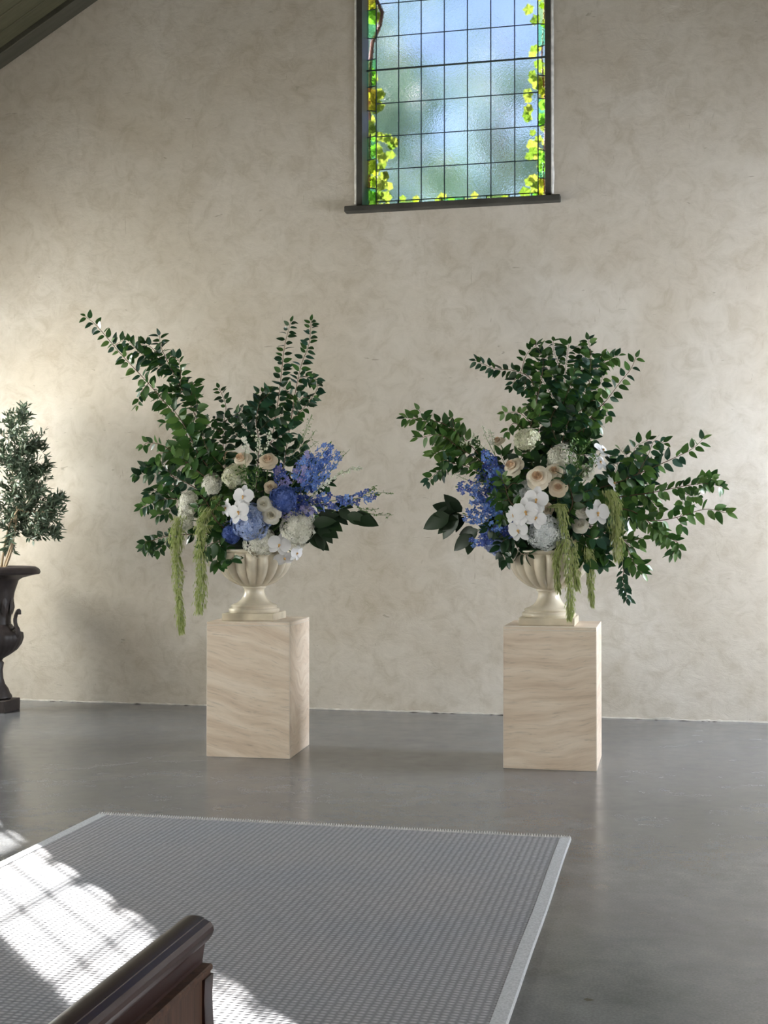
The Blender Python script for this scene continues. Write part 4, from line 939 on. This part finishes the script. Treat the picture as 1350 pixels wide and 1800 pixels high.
spire('indigo delphinium spire lowest, pointing at the pale blue hydrangea', 'R', [(900, 930), (870, 930), (840, 930)], 28, 16, 'delph_dark', 8.36)
spire('small blue delphinium spire hanging below the dark leaves, right urn', 'R', [(860, 945), (845, 952), (826, 955)], 22, 9, ('delph_dark', 'delph'), 8.36)
spire('indigo delphinium spire among leaves behind the blue cluster, right urn', 'R', [(880, 860), (865, 845), (835, 830)], 30, 14, 'delph_dark', 8.46)

# green and white filler sprays
def filler(label, a, paths, cnt=26, n=8.4, mat='filler', s=.0065, name='filler_spray', spread=.018, leaves=False):
    cx, cy, rx, ry, x, y = ARR[a]; rt = Vector((x, y, PH+.5)); t = thing(name, label, 'filler flower', rt, 0, 'filler sprays in the %s urn' % GN[a])
    st = MB(); bl = MB()
    for px in paths:
        pts = spline([at(q[0], q[1], n+rnd(-.02, .02)) for q in px], 20); st.tube([p-rt for p in pts], .0022, .001, 4)
        for k in range(cnt):
            p = pts[int(20*(.25+.75*k/cnt))] + rv(spread); c = p-rt; q = s*rnd(.7, 1.3)
            st.tube([pts[int(20*(.25+.75*k/cnt))]-rt, c], .0007, .0007, 3, cap=False)
            if leaves:
                ax = rv().normalized(); b = ax.cross(rv()).normalized(); bl.add([c, c+ax*q*1.4+b*q*.6, c+ax*q*3, c+ax*q*1.4-b*q*.6], [(0,1,2,3)])
            else:
                bl.add([c+Vector(v)*q for v in ((1,0,0),(0,1,0),(-1,0,0),(0,-1,0),(0,0,1),(0,0,-1))], [(0,1,4),(1,2,4),(2,3,4),(3,0,4),(1,0,5),(2,1,5),(3,2,5),(0,3,5)])
    p0 = st.build('stem', M['green_stem'], t); st2 = MB(); st2.tube([(0,0,0), at(paths[0][0][0], paths[0][0][1], n)-rt], .003, .002, 4); st2.build('stem', M['green_stem'], t)
    bl.build('buds' if not leaves else 'leaflets', M[mat], t, kind='stuff')
filler('spray of tiny white buds behind the beige rose, left urn', 'L', [[(450, 810), (455, 780), (445, 762)], [(455, 810), (470, 780), (475, 760)]], 34, 8.42)
filler('white snapdragon-like sprig above the open cream rose, left urn', 'L', [[(430, 800), (432, 785), (430, 768)]], 16, 8.33, s=.012, mat='hyd_white')
filler('airy green spray rising behind the bright blue spires', 'L', [[(500, 820), (530, 775), (545, 745)], [(520, 800), (545, 770), (556, 755)], [(510, 810), (540, 790), (560, 775)], [(525, 780), (540, 750), (548, 728)]], 22, 8.5, 'leaf_bright', .005, leaves=True)
filler('white-budded spike with a curved green tip right of the blue spires', 'L', [[(555, 865), (575, 850), (600, 832), (622, 824), (634, 824)]], 54, 8.38, s=.0085, spread=.014)
filler('thin green spike furthest right in the left arrangement', 'L', [[(620, 880), (650, 868), (675, 866), (692, 868)], [(640, 870), (655, 860), (660, 855)]], 22, 8.36, 'leaf_bright', .006, spread=.010, leaves=True)
filler('small pale green sprig over the dark leaves at the right, left urn', 'L', [[(620, 885), (640, 895), (665, 895)], [(630, 895), (660, 905), (692, 905)]], 24, 8.34, 'leaf_bright', .006, spread=.013, leaves=True)
filler('fine twig with few buds leaning over the blue spires', 'L', [[(580, 830), (600, 805), (615, 790)]], 7, 8.4, 'leaf_bright', .005, leaves=True)
filler('fresh green sprig over the greenish hydrangea, left urn', 'L', [[(440, 870), (445, 840), (430, 818)], [(445, 860), (455, 835), (452, 820)], [(440, 855), (425, 838), (420, 825)]], 36, 8.27, 'leaf_bright', .010, spread=.022, leaves=True)
filler('pale stock flowers between the blue hydrangea and the spires', 'L', [[(540, 880), (560, 860), (580, 845)]], 26, 8.37, s=.010, mat='hyd_white', spread=.02)
filler('airy spray of pale buds above the blue spire, right urn', 'R', [[(870, 800), (855, 770), (848, 748)], [(865, 800), (838, 775), (832, 760)], [(870, 800), (865, 770), (862, 755)], [(850, 790), (825, 780), (805, 778)]], 20, 8.42, s=.0055)
filler('fresh green sprig under the tall leafy cluster, right urn', 'R', [[(1010, 840), (1020, 800), (1040, 775)], [(1010, 840), (1000, 800), (1015, 775)], [(1015, 840), (1035, 820), (1050, 800)], [(1000, 850), (1020, 830), (1010, 815)]], 34, 8.33, 'leaf_bright', .010, spread=.024, leaves=True)
filler('pale buds hanging below the left sprig, right urn', 'R', [[(850, 850), (825, 845), (795, 832)]], 16, 8.38, s=.006)
filler('green sprig over the blue delphinium, right urn', 'R', [[(900, 890), (885, 860), (880, 840)], [(895, 890), (900, 865), (905, 850)], [(890, 900), (872, 880), (868, 865)]], 26, 8.3, 'leaf_bright', .010, spread=.022, leaves=True)
filler('white freesia-like blooms among the right-hand leaves, right urn', 'R', [[(1010, 850), (1030, 835), (1045, 822)]], 14, 8.36, s=.012, mat='hyd_white', spread=.02)

# hanging green tassels
def tassel(label, a, px, w0, w1, n, cnt=520, spr=1.0):
    cx, cy, rx, ry, x, y = ARR[a]; rt = at(px[0][0], px[0][1], n)
    t = thing('amaranthus_tassel', label, 'amaranthus', rt, 0, 'green tassels in the %s urn' % GN[a])
    pts = spline([at(q[0], q[1], n) for q in px], 40); st = MB()
    st.tube([p-rt for p in pts], .0035, .002, 5); st.build('stem', M['green_stem'], t)
    s2 = MB(); c0 = Vector((x, y, PH+.5)); s2.tube([c0-rt, (c0-rt)*.5+Vector((0, -.03, .06)), (0,0,0)], .004, .0035, 5); s2.build('stem', M['green_stem'], t)
    mb = MB()
    for k in range(int(cnt*1.5)):
        f = rnd(0, 1)**.9; p = pts[int(f*40)]; tg = (pts[min(40, int(f*40)+1)]-pts[max(0, int(f*40)-1)]).normalized()
        w = (w0+(w1-w0)*f)*.0038*.72*(.75+.25*math.sin(f*23+k % 3)); an = rnd(0, 6.28)
        b = p-rt + Vector((math.cos(an), math.sin(an), 0))*w*rnd(.15, .8)
        d = (tg*1.0+Vector((math.cos(an), math.sin(an)*.8, 0))*rnd(.05, .45)*spr + Vector((0, 0, -.35)) + rv(.08)).normalized(); ln = rnd(.022, .05); r = rnd(.0022, .0038)
        u = d.orthogonal().normalized(); v = d.cross(u); q = b+d*ln*.45
        mb.add([b, q+u*r, q-u*r*.5+v*r*.87, q-u*r*.5-v*r*.87, b+d*ln], [(0,2,1), (0,3,2), (0,1,3), (1,2,4), (2,3,4), (3,1,4)])
    mb.build('blossom', M['amaranth'], t, kind='stuff')
tassel('longest hanging green tassel at the far left', 'L', [(322, 905), (311, 935), (311, 990), (315, 1060), (320, 1112)], 34, 13, 8.33, 900)
tassel('second hanging green tassel beside the left plinth corner', 'L', [(372, 890), (358, 915), (353, 960), (354, 1020), (350, 1078)], 30, 22, 8.28, 900, 1.4)
tassel('short green tassel under the cream hydrangea, left urn', 'L', [(380, 870), (378, 895), (372, 920)], 16, 10, 8.3, 160)
tassel('green tassel hanging in front of the right urn bowl', 'R', [(968, 892), (985, 888), (992, 930), (998, 1000), (1003, 1050), (1001, 1088)], 20, 14, 8.22, 620, 1.3)
tassel('green tassel hanging left of the front one, over the bowl', 'R', [(990, 950), (980, 975), (978, 1000), (982, 1040)], 20, 8, 8.25, 260, 1.2)
tassel('green tassel hanging off the right side of the bowl', 'R', [(1030, 960), (1038, 990), (1038, 1025), (1041, 1062)], 24, 6, 8.3, 330, 1.3)
tassel('green tassel furthest right, beside the white orchid', 'R', [(1070, 860), (1080, 885), (1083, 930), (1084, 985)], 26, 24, 8.32, 560, .8)
tassel('thin green tassel over the rim, beside the small carnation', 'R', [(1005, 950), (1010, 980), (1012, 1010), (1015, 1035)], 20, 10, 8.25, 220, 1.4)

# ------------------------------------------------------------------ olive tree in an iron urn
random.seed(9)
OB = at(-4, 1236, 10.02); ox, oy = OB.x, 10.02
ou = thing('iron_urn', 'dark rusted cast iron urn with curled handles at the left edge by the wall', 'urn', (ox, oy, 0))
k = .0047
def oz(py): return at(20, py, 10.02).z
mb = MB(); mb.box(-.135, .135, -.135, .135, 0, .10); bevel(mb.build('square_foot', M['iron'], ou), .006)
mb = MB(); z1, z2, z3, z4, z5 = .10, oz(1203), oz(1155), oz(1108), oz(1012)
pr = [(.105, z1), (.118, z1+.015), (.115, z1+.03), (.10, z1+.05), (.085, z1+.09), (.06, z2), (.045, z2+.05), (.04, z2+.12), (.05, z3-.05), (.035, z3-.03), (.05, z3-.005)]
mb.lathe(pr, 40); smooth_angle(mb.build('pedestal', M['iron'], ou), 50)
mb = MB(); pr = [(.05, z3-.01), (.10, z3+.02), (.155, z3+.06), (.19, z3+.11), (.205, z3+.16), (.20, z3+.20), (.15, z4+.0), (.125, z4+.03), (.108, z4+.05)]
mb.lathe(pr, 96, lambda a, z: 1+.028*abs(math.cos(a*12))); smooth_angle(mb.build('lobed_bowl', M['iron'], ou), 60)
mb = MB(); pr = [(.108, z4+.04), (.104, z4+.08), (.114, z4+.20), (.134, z4+.32), (.165, z5-.04), (.195, z5-.02), (.25, z5-.005), (.30, z5+.008), (.335, z5+.012), (.345, z5+.03), (.335, z5+.055), (.305, z5+.075), (.27, z5+.078), (.25, z5+.06), (.22, z5-.0), (.0, z5-.01)]
mb.lathe(pr, 64); smooth_angle(mb.build('flared_neck', M['iron'], ou), 50)
for sgn, nm in ((1, 'handle'), (-1, 'handle')):
    mb = MB(); hp = [(.175, z3+.15), (.205, z3+.19), (.212, z3+.23), (.188, z3+.27), (.180, z3+.32), (.198, z3+.375), (.222, z3+.395), (.228, z3+.36)]
    mb.tube(spline([Vector((sgn*x, 0, z)) for x, z in hp], 26), .020, .014, 8)
    mb.tube([(sgn*.12, 0, z4-.0), (sgn*.19, 0, z3+.26)], .014, .012, 8)
    o = mb.build(nm, M['iron'], ou, smooth=True); o.rotation_euler = (0, 0, R(-12))
for q in range(10):
    a = q*math.pi/5; mb = MB(); rr = .172; cz = z4+.19
    c = Vector((math.cos(a)*.114, math.sin(a)*.114, cz)); n = Vector((math.cos(a), math.sin(a), 0)); m = frame_mat(c, (0,0,1), n, 1)
    mb.add([m @ Vector(v) for v in ((-.08, 0, 0), (-.03, .03, .008), (.05, .022, .012), (.10, 0, .010), (.05, -.022, .012), (-.03, -.03, .008), (0, 0, .022))], [(0,1,6), (1,2,6), (2,3,6), (3,4,6), (4,5,6), (5,0,6)])
    mb.build('cast_leaf', M['iron'], ou)
mb = MB(); mb.lathe([(.0, .0), (.245, .0), (.25, .012), (.12, .03), (.0, .034)], 24); o = tag(mb.build('potting_soil', M['soil'], loc=(ox, oy, z5+.035), smooth=True), 'dark potting soil filling the iron urn', 'soil', kind='stuff')
ot = thing('olive_tree', 'small olive tree with fine grey-green leaves growing in the iron urn', 'tree', (ox, oy, z5+.06))
orr = Vector(ot.location); tb = MB()
def oa(px, py, dy=0): return at(px, py, oy+dy)-orr
trunks = [[(6, 1000), (16, 970), (26, 935), (30, 880), (20, 820)], [(2, 1000), (8, 960), (20, 915), (45, 880), (70, 850)], [(8, 1002), (22, 960), (28, 900), (50, 900), (95, 900)]]
for tr in trunks: tb.tube(spline([oa(*q, rnd(-.04, .04)) for q in tr], 14), .011, .005, 7)
LM = leaf_mesh('leaf', M['olive'], .28, .05, .12, seg=4)
leafs = []; tw = MB()
def twig(p0, p1, nl):
    mid = p0.lerp(p1, .5)+rv(.03)+Vector((0, 0, .02)); pts = spline([p0, mid, p1], 10); tw.tube(pts, .0024, .0010, 3, cap=False)
    for i in range(nl):
        f = .15+.85*i/nl; p = pts[min(10, int(f*10))]; tg = (p1-p0).normalized()
        side = tg.cross(rv()).normalized(); leafs.append((p, (tg*.7+side*.8+Vector((0,0,.1))).normalized(), rv()+Vector((0,-.8,.6)), rnd(.045, .07)))
clusters = [((40, 725), 22), ((25, 745), 30), ((45, 775), 32), ((68, 775), 16), ((10, 790), 38), ((50, 815), 40), ((82, 822), 14), ((20, 850), 44), ((60, 860), 36), ((100, 890), 22), ((112, 868), 14), ((85, 925), 24), ((100, 940), 14), ((45, 910), 34), ((15, 900), 36), ((60, 880), 30), ((15, 935), 22), ((-30, 800), 44), ((-50, 860), 48), ((-60, 920), 36), ((-30, 740), 30), ((95, 905), 20), ((70, 840), 24), ((30, 800), 34), ((14, 968), 8), ((60, 945), 14)]
for (cx, cy), rad in clusters:
    c = oa(cx, cy, rnd(-.12, .12)); base = oa(25 if cx > 0 else 0, min(940, cy+70), 0).lerp(c, .35)
    for q in range(int(4+rad*.46)):
        p = c+Vector((rnd(-1,1), rnd(-1.2,1.2), rnd(-1,1)))*rad*k*.95
        twig(base.lerp(c, rnd(.1, .8)), p, 13)
tb.build('trunk', M['bark'], ot, smooth=True); tw.build('twigs', M['green_twig'], ot, kind='stuff')
def score(p):
    q = CM.transposed() @ (p+orr-cam.location); return 675+F*q.x/-q.z > 2
vis = [l for l in leafs if score(l[0])]; hid = [l for l in leafs if not score(l[0])]
random.shuffle(vis); vis.sort(key=lambda l: l[0].y)
for p, a, nn, s in vis[:300]:
    o = link('leaf', LM, ot); o.matrix_basis = frame_mat(p, a, nn, s)
mb = MB()
for p, a, nn, s in vis[300:]+hid:
    m = frame_mat(p, a, nn, s); mb.add([m @ v.co for v in LM.vertices], [tuple(f.vertices) for f in LM.polygons])
mb.build('foliage', M['olive_st'], ot, smooth=True, kind='stuff')

# ------------------------------------------------------------------ pew in the foreground
pe = at(347, 1609, 1.93)                   # far end of the cap rail
PZ = pe.z; pxr = at(376, 1632, 1.93).x; y1 = 1.93; y0 = .15
pew = thing('wooden_pew', 'dark varnished wooden pew with a rounded moulded top rail, in the foreground', 'pew', (pxr-.03, y1-.5, 0))
LP = -Vector(pew.location)
def ext(prof, ya, yb, nm, mat, smooth=30):
    mb = MB(); mb.prism([(pxr+x, PZ+z) for x, z in prof], ya, yb); o = mb.build(nm, mat, pew, loc=LP)
    smooth_angle(o, smooth); return o
cap = [(-.052, -.012), (-.050, -.005), (-.044, -.0015), (-.036, 0), (-.024, -.0005), (-.016, -.003), (-.0155, -.0045), (-.006, -.008), (-.001, -.014), (0, -.021), (-.003, -.029), (-.0085, -.037), (-.013, -.0375), (-.0145, -.044), (-.0165, -.054), (-.018, -.066), (-.048, -.066), (-.050, -.05)]
ext(cap[::-1], y0, y1, 'cap_rail', M['pew_cap'], 28)
ext([(-.050, -.066), (-.0175, -.066), (-.0175, -.085), (-.050, -.085)][::-1], y0, y1-.002, 'fillet', M['pew_cap'])
ext([(-.040, -.071), (-.003, -.071), (-.0005, -.0735), (-.0005, -.079), (-.004, -.081), (-.004, -.086), (-.040, -.086)][::-1], y0, y1-.004, 'panel_moulding', M['pew_panel'])
mb = MB(); mb.box(pxr-.036, pxr-.006, y0, y1-.006, .10, PZ-.086); mb.build('back_panel', M['pew_panel'], pew, loc=LP)
mb = MB(); n = 26; vs = []
for i in range(n+1):
    z = .0+(PZ-.086)*i/n; e = .0018*math.sin(z*46)
    vs += [(pxr-.046, y1-.035, z), (pxr-.001+e, y1-.035, z), (pxr+.000+e, y1-.002, z), (pxr-.046, y1-.002, z)]
mb.add(vs, [(i*4+q, i*4+(q+1) % 4, i*4+4+(q+1) % 4, i*4+4+q) for i in range(n) for q in range(4)]+[(0,3,2,1), tuple(n*4+q for q in range(4))])
smooth_angle(mb.build('end_post', M['pew_cap'], pew, loc=LP), 40)
mb = MB(); mb.box(pxr-.48, pxr-.036, y0, y1-.04, .41, .44); bevel(mb.build('seat', M['pew_panel'], pew, loc=LP), .008)
for yy in (y1-.04, y0+.02):
    mb = MB(); mb.prism([(pxr-.46, 0), (pxr-.04, 0), (pxr-.04, .41), (pxr-.46, .41)][::-1], yy-.035, yy); bevel(mb.build('end_panel', M['pew_cap'], pew, loc=LP), .005)
bpy.context.view_layer.update()
